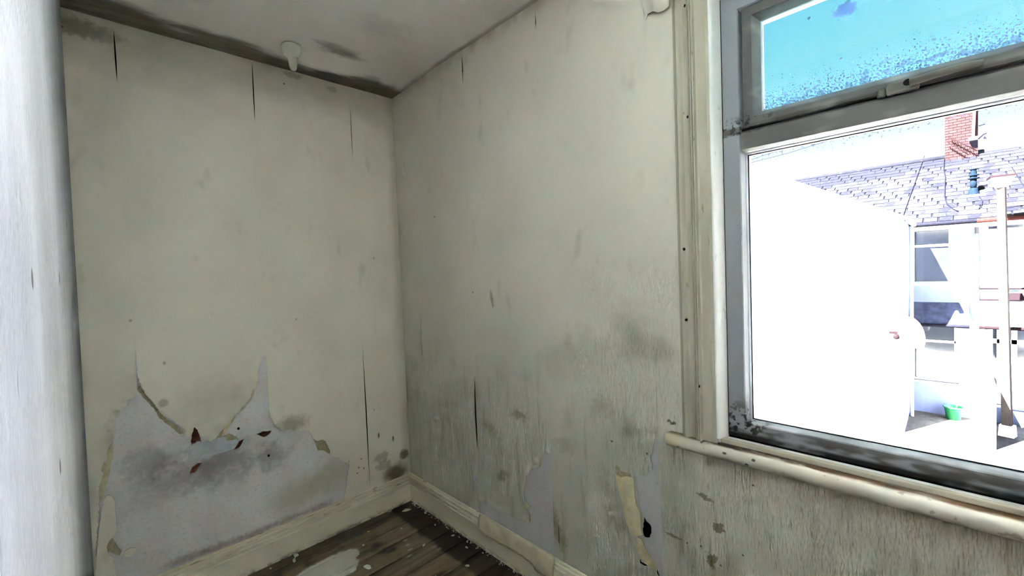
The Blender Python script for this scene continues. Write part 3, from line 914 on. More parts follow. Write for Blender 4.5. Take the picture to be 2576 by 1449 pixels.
# two cream tongues of peeled paper hanging forward beside the black pit
tg1 = ragged([(-1.512,0.656),(-1.520,0.640),(-1.544,0.642),(-1.569,0.653),(-1.588,0.652),(-1.592,0.614),(-1.597,0.561),(-1.602,0.549),(-1.611,0.533),(-1.614,0.505),(-1.614,0.476),(-1.618,0.452),(-1.596,0.441),(-1.574,0.454),(-1.558,0.472),(-1.551,0.502),(-1.548,0.524),(-1.538,0.558),(-1.525,0.596),(-1.516,0.627)] + [(-1.512,0.656)], 0.0015, 0.010, 41)[:-1]
sheet('paper_tongue', [PAPER_BACK, PAPER_EDGE], on_right, tg1, base=0.004, thick=0.002, fn=curl_fn(tg1, 0.020, 0.014), grid=0.010, parent=wall_right)
tg2 = ragged([(-1.599,0.438),(-1.618,0.440),(-1.627,0.427),(-1.638,0.402),(-1.650,0.381),(-1.665,0.368),(-1.667,0.355),(-1.661,0.343),(-1.646,0.345),(-1.625,0.358),(-1.606,0.373),(-1.593,0.391),(-1.585,0.405),(-1.592,0.414),(-1.598,0.411)] + [(-1.599,0.438)], 0.0015, 0.010, 42)[:-1]
sheet('paper_tongue', [PAPER_BACK, PAPER_EDGE], on_right, tg2, base=0.004, thick=0.002, fn=curl_fn(tg2, 0.012, 0.016), grid=0.010, parent=wall_right)
sheet('tear_shadow_gap', DARK, on_right, ragged([(-1.601,0.353),(-1.605,0.342),(-1.621,0.342),(-1.637,0.349),(-1.655,0.343),(-1.667,0.343),(-1.675,0.324),(-1.669,0.324),(-1.658,0.336),(-1.637,0.342),(-1.618,0.334),(-1.601,0.336)] + [(-1.601,0.353)], 0.0006, 0.008, 43)[:-1], base=0.0026, thick=0.0004, parent=wall_right)  # dark sheet painted in as the shadow under the tear
sheet('paper_underlayer', [PAPER_TAN, PAPER_EDGE], on_right, ragged([(-1.509,0.670),(-1.521,0.671),(-1.531,0.656),(-1.561,0.656),(-1.588,0.656),(-1.569,0.645),(-1.535,0.634),(-1.517,0.639)] + [(-1.509,0.670)], 0.0008, 0.008, 44)[:-1], base=0.0030, thick=0.0006, parent=wall_right)
# small lifted corners of paper
for i, (pts, m_, h) in enumerate((
        ([(-1.443,0.505),(-1.453,0.489),(-1.469,0.484),(-1.496,0.492),(-1.547,0.504),(-1.542,0.495),(-1.495,0.472),(-1.474,0.454),(-1.464,0.441),(-1.450,0.456),(-1.444,0.477)], PBR, 0.010),
        ([(-1.633,0.732),(-1.646,0.747),(-1.663,0.762),(-1.658,0.744),(-1.648,0.731),(-1.636,0.726)], PBR, 0.010),
        ([(-0.999,0.335),(-1.028,0.356),(-1.057,0.342),(-1.042,0.329),(-1.005,0.315)], [PAPER_BACK, PAPER_EDGE], 0.008),
        ([(-1.084,0.575),(-1.131,0.595),(-1.131,0.553),(-1.079,0.530)], PBR, 0.006),
        ([(-0.313,0.602),(-0.339,0.631),(-0.356,0.641),(-0.371,0.626),(-0.356,0.588),(-0.330,0.566),(-0.308,0.538),(-0.287,0.528),(-0.306,0.565)], PBR, 0.012),
        ([(-0.060,1.999),(-0.074,2.049),(-0.103,2.103),(-0.119,2.036),(-0.154,1.975),(-0.112,2.004)], PBR, 0.008),
        ([(-1.237,0.416),(-1.254,0.423),(-1.251,0.387),(-1.237,0.368)], PBR, 0.006))):
    c = [sum(q[k] for q in pts) / len(pts) for k in (0, 1)]
    sheet('paper_curl', m_, on_right, ragged(pts + [pts[0]], 0.001, 0.01, 60 + i)[:-1], base=0.0042, thick=0.0016,
          bulges=[(c[0], c[1], 0.02, 0.02, h)], grid=0.008, parent=wall_right)
# loose corner of paper by the ceiling beside the architrave
fl = [(-1.665,2.361),(-1.672,2.299),(-1.678,2.264),(-1.685,2.232),(-1.694,2.244),(-1.716,2.241),(-1.735,2.228),(-1.754,2.229),(-1.767,2.236),(-1.772,2.308)]
sheet('paper_flap', PBR, on_right, ragged(fl + [fl[0]], 0.0015, 0.012, 70)[:-1], base=0.004, thick=0.0016,
      bulges=[(-1.735, 2.30, 0.045, 0.09, 0.030)], grid=0.012, parent=wall_right)

# left wall, seen at a grazing angle
wall_left = sheet('wall_left', [P_LEFT, P_LEFT], on_left, [(0.0, -0.05), (YR, -0.05), (YR, 2.58), (0.0, 2.58)], base=0.0, thick=0.02,
                  fn=lambda u, z: 0.004 * max(0.0, min(1.0, (u + 1.35) / 0.1)), grid=0.10, kind='structure')
MB().box((-1.8, 0.3, -0.3), (-1.455, YR - 0.06, 2.85)).obj('masonry', OUTER, wall_left)
# added unseen dark door-like panel on the left wall, cutting bounce light
dr = new('bounce_blocker', None, None, (-1.42, -2.75, 0.0), kind='structure')
for k in range(7):
    bevel(MB().box((-1.444, -2.30 - 0.136 * k, 0.01), (-1.404, -2.30 - 0.136 * (k + 1) + 0.004, 2.04)).obj('plank', REAR, dr), 0.003, 1)
MB().lathe([(0.012, 0.0), (0.024, 0.01), (0.026, 0.03), (0.015, 0.045)], (-1.385, -2.40, 1.0), 14).obj('knob', GASKET, dr)

wall_rear = MB().box((-1.8, YR, -0.3), (0.3, YR - 0.10, 2.85)).obj('wall_rear', REAR, kind='structure')  # unseen wall, made dark to reduce fill light

# ceiling: an uneven skim
mb = MB()
NX, NY = 24, 48
for i in range(NX + 1):
    for k in range(NY + 1):
        x = -1.47 + 1.50 * i / NX
        y = 0.03 - 3.41 * k / NY
        r_ = min(1, max(0, (-y - 0.05) / 0.45))
        z = H + 0.020 * r_ * r_ * (3 - 2 * r_) * min(1, max(0, (x + 0.9) / 0.8)) + 0.004 * noise.noise(Vector((x * 3, y * 3, 2)))
        mb.v.append((x, y, z))
for i in range(NX):
    for k in range(NY):
        a = i * (NY + 1) + k
        mb.f.append((a, a + 1, a + NY + 2, a + NY + 1))
        mb.sm.append(True)
        mb.mi.append(0)
ceiling = mb.obj('ceiling', CEILING, recalc=False, kind='structure')
MB().box((-1.8, 0.3, 2.545), (0.3, YR - 0.06, 2.85)).obj('plasterboard', CEILING, ceiling)

# floor: boards laid along the far wall on a dark subfloor
floor = MB().box((-1.8, 0.3, -0.3), (0.3, YR - 0.06, -0.035)).obj('floor', SUBFLOOR, kind='structure')
rnd = random.Random(5)
y = 0.05
joint_x = [(-0.799,-0.118)][0][0]
edges_y = [0.05] + [-0.078 - 0.1283 * k for k in range(0, 40)]
for a, b in zip(edges_y, edges_y[1:]):
    if b < YR - 0.05:
        b = YR - 0.02
    spans = [(-1.46, 0.03)]
    if abs(b + 0.2063) < 0.01:
        spans = [(-1.46, joint_x - 0.002), (joint_x + 0.002, 0.03)]
    elif rnd.random() < 0.25:
        xj = rnd.uniform(-1.3, -0.9)
        spans = [(-1.46, xj - 0.002), (xj + 0.002, 0.03)]
    for x0, x1 in spans:
        g_ = 0.0030 + rnd.uniform(0, 0.0020)
        zt = rnd.uniform(-0.0016, 0.0004)
        tl = rnd.uniform(-0.0008, 0.0008)
        mb = MB().hexa([(x0, b + g_, -0.03), (x1, b + g_, -0.03), (x1, a - g_, -0.03), (x0, a - g_, -0.03)],
                       [(x0, b + g_, zt - tl), (x1, b + g_, zt - tl), (x1, a - g_, zt + tl), (x0, a - g_, zt + tl)])
        bevel(mb.obj('floorboard', WOOD, floor), 0.0015, 1)
    if b <= YR:
        break

# skirting boards
SK = [(0.020, -0.001), (0.020, 0.110), (0.0125, 0.1145), (0.0125, 0.118), (0.0190, 0.1205), (0.0190, 0.132), (0.0095, 0.1355), (0.0095, 0.139), (0.0155, 0.1415),
      (0.0155, 0.152), (0.0070, 0.1555), (0.0070, 0.159), (0.0115, 0.1610), (0.0100, 0.1695), (0.0, 0.1695), (-0.002, -0.001)]
sk1 = MB().extrude(SK, lambda n, z, t: (t, -n, z), XL(0.1) - 0.01, 0.0).obj('baseboard_far', SKIRT, kind='structure')
bevel(sk1, 0.0010, 2, 25)
sk2 = MB().extrude(SK, lambda n, z, t: (-n, t, z), YR, 0.0).obj('baseboard_right', SKIRT, kind='structure')
bevel(sk2, 0.0010, 2, 25)
# cream paper pasted over the skirting
prof = [(0.0125, 0.1745), (0.0135, 0.1685), (0.0165, 0.161), (0.0200, 0.150), (0.0212, 0.138), (0.0216, 0.122), (0.0220, 0.104), (0.0222, 0.090)]
ya, yb = [(-0.694,0.163)][0][0], [(-1.198,0.176)][0][0]
mb = MB()
NN = 40
rnd = random.Random(8)
for i in range(NN + 1):
    t = i / NN
    yy_ = ya + (yb - ya) * t
    lift = 0.012 * max(0, (t - 0.72) / 0.28) ** 2 * (0.6 + 0.4 * math.sin(t * 60))
    low = 0.005 * math.sin(t * 9) + rnd.uniform(-0.003, 0.003) + (0.018 if t > 0.75 else 0)
    for j, (n_, z_) in enumerate(prof):
        s_ = j / (len(prof) - 1)
        mb.v.append((-(n_ + lift * s_ * s_ + 0.0012 * noise.noise(Vector((t * 20, s_ * 4, 0)))), yy_ + (0.006 * s_ if i == 0 else 0) + rnd.uniform(-0.001, 0.001), z_ - low * s_))
K = len(prof)
for i in range(NN):
    for j in range(K - 1):
        a = i * K + j
        mb.f.append((a, a + 1, a + K + 1, a + K))
        mb.sm.append(True)
        mb.mi.append(0)
o = mb.obj('pasted_paper', flat('skirting_paper', rgb(226, 214, 184), 0.8, 0.2, 0.12, 14, 0.001), sk2)
m = o.modifiers.new('thickness', 'SOLIDIFY')
m.thickness = 0.0014
m.offset = 1

# ---------------------------------------------------------------- window
Y0, Y1, Z0, Z1 = -1.904, -3.20, 0.876, 2.207
win = new('window_1', None, None, (0.03, -2.48, 0.876), kind='structure')


def ring(mb, y0, y1, z0, z1, prof, mi=0):
    """mitred frame: prof = (inset, x) from outside to inside"""
    L = []
    for d, x in prof:
        L.append([(x, y0 - d, z0 + d), (x, y1 + d, z0 + d), (x, y1 + d, z1 - d), (x, y0 - d, z1 - d)])
    for a, b in zip(L, L[1:]):
        for k in range(4):
            k2 = (k + 1) % 4
            mb.poly([a[k], a[k2], b[k2], b[k]], False, mi)
    return mb


ZT0, ZT1 = 1.742, 1.800
fr = MB()
ring(fr, Y0, Y1, Z0, Z1, [(0, 0.11), (0, 0.030), (0.047, 0.030), (0.050, 0.033), (0.056, 0.050), (0.056, 0.11)])
bevel(fr.obj('frame', UPVC, win), 0.0012, 2)
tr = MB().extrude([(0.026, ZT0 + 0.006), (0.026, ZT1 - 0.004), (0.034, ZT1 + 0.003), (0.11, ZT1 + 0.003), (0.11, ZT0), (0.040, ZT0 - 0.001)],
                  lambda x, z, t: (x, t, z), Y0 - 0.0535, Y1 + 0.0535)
bevel(tr.obj('transom', UPVC_BACKLIT, win), 0.0012, 2)
# lower light
gl = MB()
ring(gl, Y0 - 0.055, Y1 + 0.055, Z0 + 0.050, ZT0 - 0.0005, [(0, 0.050), (0.003, 0.052), (0.006, 0.0575), (0.006, 0.062)])
gl.obj('glazing_bead', UPVC_BEAD, win)
gk = MB()
ring(gk, Y0 - 0.061, Y1 + 0.061, Z0 + 0.056, ZT0 - 0.0065, [(0, 0.0595), (0.0028, 0.0602), (0.0028, 0.064)])
gk.obj('gasket', GASKET, win)
MB().box((0.0612, Y0 - 0.058, Z0 + 0.053), (0.0652, Y1 + 0.058, ZT0 - 0.003)).obj('pane', GLASS_LOW, win)
# opening light
sy0, sy1, sz0, sz1 = -1.9645, Y1 + 0.060, 1.8065, 2.150
sash = new('opening_light', None, win, (0.03, -2.48, sz0))
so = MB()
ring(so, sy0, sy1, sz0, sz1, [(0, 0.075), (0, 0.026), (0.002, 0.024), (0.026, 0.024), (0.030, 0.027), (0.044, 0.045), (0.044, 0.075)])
bevel(so.obj('sash_frame', UPVC_BACKLIT, sash), 0.001, 2)
sb = MB()
ring(sb, sy0 - 0.043, sy1 + 0.043, sz0 + 0.030, sz1 - 0.043, [(0, 0.0455), (0.003, 0.0475), (0.005, 0.052), (0.005, 0.058)])
sb.obj('sash_bead', UPVC_BEAD, sash)
so2 = MB()
# the bottom rail is slimmer than the stiles: fill the raised glass edge
MB().box((0.0535, sy0 - 0.040, sz0 + 0.026), (0.0575, sy1 + 0.040, sz1 - 0.040)).obj('sash_pane', GLASS_TOP, sash)
MB().box((0.030, Y0 - 0.055, ZT1 + 0.0025), (0.07, Y1 + 0.055, sz0 + 0.0005)).obj('weather_seal', GASKET, sash)
# handle: base block, keyhole and lever, lying along the bottom rail
hc = [(-2.311,1.814)][0]
hd = new('handle', None, sash, (0.02, hc[0], hc[1]))
bevel(MB().box((0.024, hc[0] + 0.046, hc[1] - 0.017), (0.014, hc[0] + 0.0285, hc[1] + 0.004)).obj('striker', HANDLE, hd), 0.005, 3)
o = MB().box((0.024, hc[0] + 0.028, hc[1] - 0.017), (0.006, hc[0] - 0.030, hc[1] + 0.009)).obj('handle_base', HANDLE, hd)
bevel(o, 0.006, 3)
k_ = MB()
k_.tube([(0.0065, hc[0] - 0.010, hc[1] + 0.002), (0.0050, hc[0] - 0.010, hc[1] + 0.002)], 0.0075, 16)
k_.obj('keyhole', GASKET, hd)
lv = MB().tube([(0.004, hc[0] - 0.014, hc[1] - 0.001), (0.001, hc[0] - 0.05, hc[1] + 0.002), (0.002, hc[0] - 0.10, hc[1] + 0.004), (0.006, hc[0] - 0.128, hc[1] + 0.004)], [0.009, 0.0085, 0.008, 0.006], 12)
lv.obj('lever', HANDLE, hd)

MB().box((0.0284, -1.9044, 0.880), (0.033, -1.9066, 2.205)).obj('joint_line', DARK, win)
# outer plastic sill and reveal outside the frame
rv = MB()
rv.box((0.11, -1.895, 0.842), (0.30, -3.208, 0.872))
rv.obj('outer_sill', UPVC_BEAD, win)

# timber window board with a rounded nose
nose = [(-0.036 - 0.0185 * math.sin(a), 0.8385 + 0.0185 * math.cos(a)) for a in [math.pi * i / 12 for i in range(13)]]
board = [(0.03, 0.857)] + nose + [(-0.004, 0.820), (0.03, 0.820)]
wb = MB()
b0 = len(wb.v)
YL = -1.722
secs = []
for k in range(9):                                        # rounded left end
    t = math.pi / 2 * k / 8
    s_ = 0.30 + 0.70 * math.sin(t)
    secs.append((YL - 0.022 * (1 - math.cos(t)) * 1.0, s_))
secs.append((YR, 1.0))
for (yy_, s_) in secs:
    for (x, z) in board:
        wb.v.append((x * s_ if x < 0 else x, yy_, 0.8385 + (z - 0.8385) * (0.55 + 0.45 * s_)))
nb_ = len(board)
for i in range(len(secs) - 1):
    for k in range(nb_):
        k2 = (k + 1) % nb_
        wb.f.append((i * nb_ + k, i * nb_ + k2, (i + 1) * nb_ + k2, (i + 1) * nb_ + k))
        wb.sm.append(True)
        wb.mi.append(0)
for e in (0, len(secs) - 1):
    wb.f.append(tuple(e * nb_ + k for k in range(nb_)))
    wb.sm.append(False)
    wb.mi.append(0)
o = wb.obj('window_board', SILL, win)
md = o.modifiers.new('edge', 'EDGE_SPLIT')
md.split_angle = math.radians(50)
fil = MB().box((0.001, -1.888, 0.8565), (0.0155, YR, 0.8725))
bevel(fil.obj('sill_fillet', GLOSS, win), 0.003, 2)
fil = MB().box((0.0168, -1.890, 0.8565), (0.034, YR, 0.8715))
bevel(fil.obj('sill_ledge', GLOSS_W, win), 0.002, 2)
MB().box((0.0300, -1.90, 0.871), (0.05, -3.20, 0.8775)).obj('mould_line', DARK, win)

# moulded architrave and rounded lining bead
def arch_profile():
    # (distance from outer edge, thickness off the wall)
    pts = [(0.0, 0.0), (0.0, 0.012), (0.004, 0.015)]
    for i in range(9):
        pts.append((0.006 + 0.022 * i / 8, 0.014 + 0.011 * math.sin(math.pi * i / 8)))
    pts += [(0.030, 0.0125), (0.034, 0.0125), (0.046, 0.0150), (0.0475, 0.0220), (0.0515, 0.0250), (0.0530, 0.0190), (0.0550, 0.0190), (0.0565, 0.0245), (0.0585, 0.0245), (0.0597, 0.0190),
            (0.0610, 0.0190), (0.0625, 0.0270), (0.0665, 0.0270), (0.0685, 0.0140), (0.074, 0.0130), (0.100, 0.0140), (0.109, 0.0125), (0.109, 0.0)]
    return pts


AP = arch_profile()
ar = MB()
ar.extrude(AP, lambda d, n, t: (-n, -1.7755 - d, t), 0.853, 2.42)
o = ar.obj('trim_1', GLOSS, kind='structure')
bevel(o, 0.0008, 1, 25)
hdm = MB()
hdm.extrude(AP, lambda d, n, t: (-n, t, 2.325 - d), -1.7755, YR)
o = hdm.obj('head_moulding', GLOSS, o)
bevel(o, 0.0008, 1, 25)
q = [(0.036, -1.884), (-0.013, -1.884)] + [(-0.013 + 0.046 * math.sin(a) * 1.0, -1.884 - 0.024 * (1 - math.cos(a)) - 0.001) for a in [math.pi / 2 * i / 10 for i in range(11)]]
q = [(-0.0125, -1.8835), (-0.0135, -1.8865), (-0.012, -1.8895), (-0.006, -1.8935), (0.004, -1.8975), (0.014, -1.9010), (0.024, -1.9040), (0.0295, -1.9055), (0.036, -1.9055), (0.036, -1.8835)]
bd = MB().extrude(q, lambda x, y_, t: (x, y_, t), 0.872, 2.24)
o = bd.obj('trim_2', GLOSS_W, kind='structure')
for p_ in o.data.polygons:
    p_.use_smooth = len(p_.vertices) == 4
md = o.modifiers.new('edge', 'EDGE_SPLIT')
md.split_angle = math.radians(60)
MB().box((-0.012, -1.884, 2.212), (0.036, YR, 2.235)).obj('head_lining', GLOSS_W, o)

# ---------------------------------------------------------------- loose things in the room
WHITE_PLASTIC = flat('white_plastic', rgb(222, 219, 205), 0.45, 0.4, 0.06, 30, 0.0006)
fc = [(-0.653,-0.257)][0]
cf = thing('ceiling_fitting', 'small white tapering plastic fitting hanging from the mouldy ceiling edge', 'ceiling fitting', (fc[0], fc[1], 2.495))
MB().lathe([(0.040, 0.006), (0.043, 0.0), (0.043, -0.010), (0.041, -0.022), (0.036, -0.034), (0.029, -0.044), (0.021, -0.052)], (fc[0], fc[1], 2.495), 24).obj('base_cup', WHITE_PLASTIC, cf)
MB().lathe([(0.023, -0.046), (0.021, -0.056), (0.018, -0.075), (0.016, -0.092), (0.012, -0.102), (0.004, -0.106)], (fc[0] + 0.003, fc[1], 2.495), 20).obj('stub', WHITE_PLASTIC, cf)

FLAKE = flat('paint_flake', rgb(224, 220, 206), 0.7, 0.3, 0.08)
FLAKE_T = flat('plaster_chip', rgb(186, 172, 142), 0.85, 0.2, 0.15)


def flake(c, r, mat, label, seed, group=None, asp=1.6):
    rn = random.Random(seed)
    n = 8
    a0 = rn.uniform(0, 6.3)
    mb = MB()
    top, bot = [], []
    for i in range(n):
        a = 2 * math.pi * i / n
        q = r * rn.uniform(0.6, 1.1)
        x, y_ = q * asp * math.cos(a), q * math.sin(a)
        x, y_ = x * math.cos(a0) - y_ * math.sin(a0), x * math.sin(a0) + y_ * math.cos(a0)
        z = rn.uniform(0.0005, 0.25 * r)
        top.append((x, y_, z + 0.0016))
        bot.append((x, y_, z))
    mb.hexa(bot, top)
    return mb.obj('paint_flake', mat, None, loc=(c[0], c[1], 0.0003), label=label, category='paint flake', group=group)


GF = 'paint flakes on the floorboards'
flake([(-0.169,-0.029)][0], 0.016, FLAKE, 'white paint flake against the cream skirting nearest the room corner', 1, GF)
flake([(-0.100,-0.100)][0], 0.018, FLAKE_T, 'tan plaster chip on the floor by the room corner', 2, GF)
flake([(-0.704,-0.041)][0], 0.014, FLAKE, 'white paint flake beside the brown stain under the far skirting', 3, GF)
flake([(-0.724,-0.076)][0], 0.010, FLAKE, 'thin white paint flake between the skirting and the white paint patch', 4, GF, 2.4)
flake([(-0.550,-0.365)][0], 0.018, FLAKE, 'pale paint flake at the edge of the white paint patch', 5, GF)
flake([(-0.491,-0.404)][0], 0.016, FLAKE, 'pinkish white flake on the board right of the white paint patch', 6, GF)
SPECKS = zip([(-0.354,-0.129),(-0.066,-0.356),(-0.058,-0.511),(-0.032,-0.606),(-0.070,-0.646),(-0.153,-0.758),(-0.825,-0.052),(-0.428,-0.222),(-0.210,-0.463),(-0.214,-0.242)], (
    'tiny white speck on the floorboard just above the white paint patch',
    'white speck on the dark stained border of the floor nearest the room corner',
    'white speck midway along the dark stained border of the floor',
    'bright white speck against the foot of the window wall skirting',
    'small white speck on the dark border just below the bright one',
    'lowest white speck on the dark stained floor border',
    'tiny white speck at the far left of the visible floorboards',
    'tiny white speck at the upper right edge of the white paint patch',
    'tiny white speck to the right of the white paint drip',
    'tiny white speck between the tan plaster chip and the white paint drip'))
for i, (q, lb) in enumerate(SPECKS):
    flake(q, 0.0045 + 0.0018 * (i % 3), FLAKE, lb, 20 + i, GF)
# crumbs of plaster along the foot of the window wall
rn = random.Random(77)
mb = MB()
for i in range(150):
    yy_ = -rn.random() ** 1.1 * 1.6 - 0.05
    r_ = rn.uniform(0.001, 0.0045)
    x = -0.020 - abs(rn.gauss(0, 0.010)) - r_
    a = rn.uniform(0, 6.3)
    lo = [(x + r_ * math.cos(a + k * 1.57) * rn.uniform(0.6, 1.2), yy_ + r_ * math.sin(a + k * 1.57) * rn.uniform(0.8, 1.8), 0.0) for k in range(4)]
    mb.hexa(lo, [(q[0] * 0.9 + x * 0.1, q[1] * 0.9 + yy_ * 0.1, r_ * rn.uniform(0.5, 1.2)) for q in lo])
mb.obj('plaster_crumbs', FLAKE, label='white plaster crumbs along the foot of the window wall skirting', category='debris', kind='stuff')

# ---------------------------------------------------------------- outside: sunlit back yards
GZ = -2.72
XF = 14.1                                              # rear face of the terrace opposite
XO = 12.0                                              # end wall of the white extension
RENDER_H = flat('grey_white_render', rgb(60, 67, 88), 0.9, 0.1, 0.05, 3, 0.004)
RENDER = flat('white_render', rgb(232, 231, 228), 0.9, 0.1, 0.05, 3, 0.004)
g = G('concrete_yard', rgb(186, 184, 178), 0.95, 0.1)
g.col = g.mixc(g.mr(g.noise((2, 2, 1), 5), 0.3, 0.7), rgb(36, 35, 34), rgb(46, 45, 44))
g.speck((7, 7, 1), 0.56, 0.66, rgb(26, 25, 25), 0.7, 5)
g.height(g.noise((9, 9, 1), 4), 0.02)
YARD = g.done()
g = G('slate', rgb(66, 66, 84), 0.9, 0.0)
oi = g.nt.nodes.new('ShaderNodeObjectInfo').outputs['Random']
g.col = g.mixc(oi, rgb(6, 6, 9), rgb(16, 16, 19))
g.speck((6, 6, 6), 0.50, 0.68, rgb(6, 6, 9), 0.6, 4)
g.speck((14, 14, 14), 0.60, 0.72, rgb(21, 21, 24), 0.6, 3, off=(5, 2, 7))
SLATE = g.done()
g = G('chimney_brick', rgb(128, 62, 58), 0.9, 0.0)
oi = g.nt.nodes.new('ShaderNodeObjectInfo').outputs['Random']
g.col = g.mixc(oi, rgb(17, 9, 9), rgb(22, 12, 12))
RED_BRICK = g.done()
MORTAR = flat('mortar', rgb(5, 5, 7), 0.95, 0.0)
FLASH = flat('lead_and_mortar', rgb(196, 196, 200), 0.8, 0.2)
PVC_W = flat('white_plastic_frame', rgb(150, 154, 162), 0.5, 0.3, 0.03)
GUTTER = flat('grey_gutter', rgb(9, 9, 13), 0.9, 0.0)
GUTTER_R = flat('red_gutter', rgb(23, 9, 8), 0.9, 0.0)
CABLE = flat('black_cable', rgb(5, 5, 9), 0.9, 0.0, 0)
STEEL = flat('aerial_metal', rgb(8, 5, 6), 0.9, 0.0, 0)
BLUEPIPE = flat('blue_grey_pipe', rgb(4, 7, 12), 0.9, 0.0, 0.1)
TIMBER = flat('grey_timber_post', rgb(34, 31, 30), 0.9, 0.0, 0.15, 8)
ROOM_DARK = flat('dark_interior', rgb(40, 44, 54), 0.9, 0.1, 0.2, 1.5)
BRICK_SHADE = flat('blue_shade_brick', rgb(70, 82, 124), 0.9, 0.1, 0.25, 6, 0.01)  # sky-blue shade of the side wall put into the brick colour
g = G('house_glass', rgb(12, 15, 22), 0.08, 0.6)
HGLASS = g.done()
GREEN = flat('green_tub', rgb(12, 84, 44), 0.5, 0.4, 0.06)

YARD_L = flat('pale_concrete', rgb(176, 175, 170), 0.95, 0.05, 0.08, 2)
ground = MB().box((11.2, 14, GZ - 0.3), (60, -22, GZ)).obj('ground_paving', YARD, kind='structure')
MB().box((0.25, 14, GZ - 0.3), (11.2, -22, GZ)).obj('ground_yard', YARD_L, kind='structure')

# added unseen white wall right of the window, bouncing sun into the room
own = thing('bounce_wall', 'unseen white wall added to bounce sunlight, beyond the right edge of the window', 'house extension', (0.9, -6.2, GZ))
MB().box((0.25, -4.80, 0.55), (2.75, -4.95, 5.6)).obj('side_wall', RENDER, own)
MB().box((0.25, -4.78, GZ), (2.77, -4.97, 0.55)).obj('dark_base', BRICK_SHADE, own)  # dark lower part, added to weaken bounce onto the upper walls
MB().box((2.60, -4.95, GZ), (2.75, -7.5, 5.6)).obj('end_wall', RENDER, own)
MB().hexa([(0.25, -4.70, 5.6), (2.85, -4.70, 5.6), (2.85, -7.5, 7.0), (0.25, -7.5, 7.0)], [(0.25, -4.70, 5.68), (2.85, -4.70, 5.68), (2.85, -7.5, 7.08), (0.25, -7.5, 7.08)]).obj('roof_slope', SLATE, own)


def on_fac(u, z, n):
    return (XF - n, u, z)


def rect(a, b):
    return (max(a[0], b[0]), min(a[0], b[0]), min(a[1], b[1]), max(a[1], b[1]))      # y left, y right, z low, z high


def window_in(parent, r, bars_z=(), bars_y=(), depth=0.10, fw=0.05, name='window', blind=None):
    """a white framed window set into the terrace wall: frame, bars, panes, sill"""
    y0, y1, z0, z1 = r
    w = new(name, None, parent, (XF + depth, (y0 + y1) / 2, z0))
    f = MB()
    ring(f, y0, y1, z0, z1, [(0, XF + depth + 0.05), (0, XF + depth - 0.03), (fw, XF + depth - 0.03), (fw, XF + depth + 0.05)])
    for zb in bars_z:
        f.box((XF + depth - 0.025, y0, zb - fw * 0.6), (XF + depth + 0.05, y1, zb + fw * 0.6))
    for yb in bars_y:
        f.box((XF + depth - 0.025, yb - fw * 0.5, z0), (XF + depth + 0.05, yb + fw * 0.5, z1))
    f.obj('window_frame', PVC_W, w)
    zz = [z0] + sorted(bars_z) + [z1]
    ys = [y0] + sorted(bars_y, reverse=True) + [y1]
    for a, b in zip(zz, zz[1:]):
        for c, d in zip(ys, ys[1:]):
            MB().box((XF + depth + 0.01, c, a), (XF + depth + 0.02, d, b)).obj('pane', HGLASS, w)
    MB().box((XF - 0.05, y0 + 0.05, z0 - 0.05), (XF + depth, y1 - 0.05, z0)).obj('sill', PVC_W, w)
    if blind:
        MB().box((XF + depth - 0.004, y0 - fw, z0 + fw), (XF + depth + 0.006, y1 + fw, z1 - blind)).obj('blind', PVC_W, w)
    return w


PENT = flat('shaded_pent_slate', rgb(40, 44, 58), 0.9, 0.0, 0.3, 7)  # slate copy for the shaded pent roof, its shade tone put into the colour
PITCH = math.atan(0.554)
ZE, RUN, NROW = 2.34, 3.9, 18
LS = RUN / math.cos(PITCH)
EXP = LS / NROW
sl = MB().box((0, -0.118, 0), (EXP * 1.25, 0.118, 0.018)).mesh('slate', SLATE)


def roof_pt(s_, y_, n=0.0):
    return Vector((XF - 0.22 + s_ * math.cos(PITCH) - n * math.sin(PITCH), y_, ZE - 0.12 + s_ * math.sin(PITCH) + n * math.cos(PITCH)))


CAM = Vector((-1.3653, -2.3894, 1.4152))


def hidden_by_extension(P):
    t = (XO - CAM.x) / (P.x - CAM.x)
    y_ = CAM.y + t * (P.y - CAM.y)
    z_ = CAM.z + t * (P.z - CAM.z)
    return (y_ > -1.45 and z_ < 2.27 + 0.55 * (y_ + 1.63) - 0.25) or y_ > 1.95


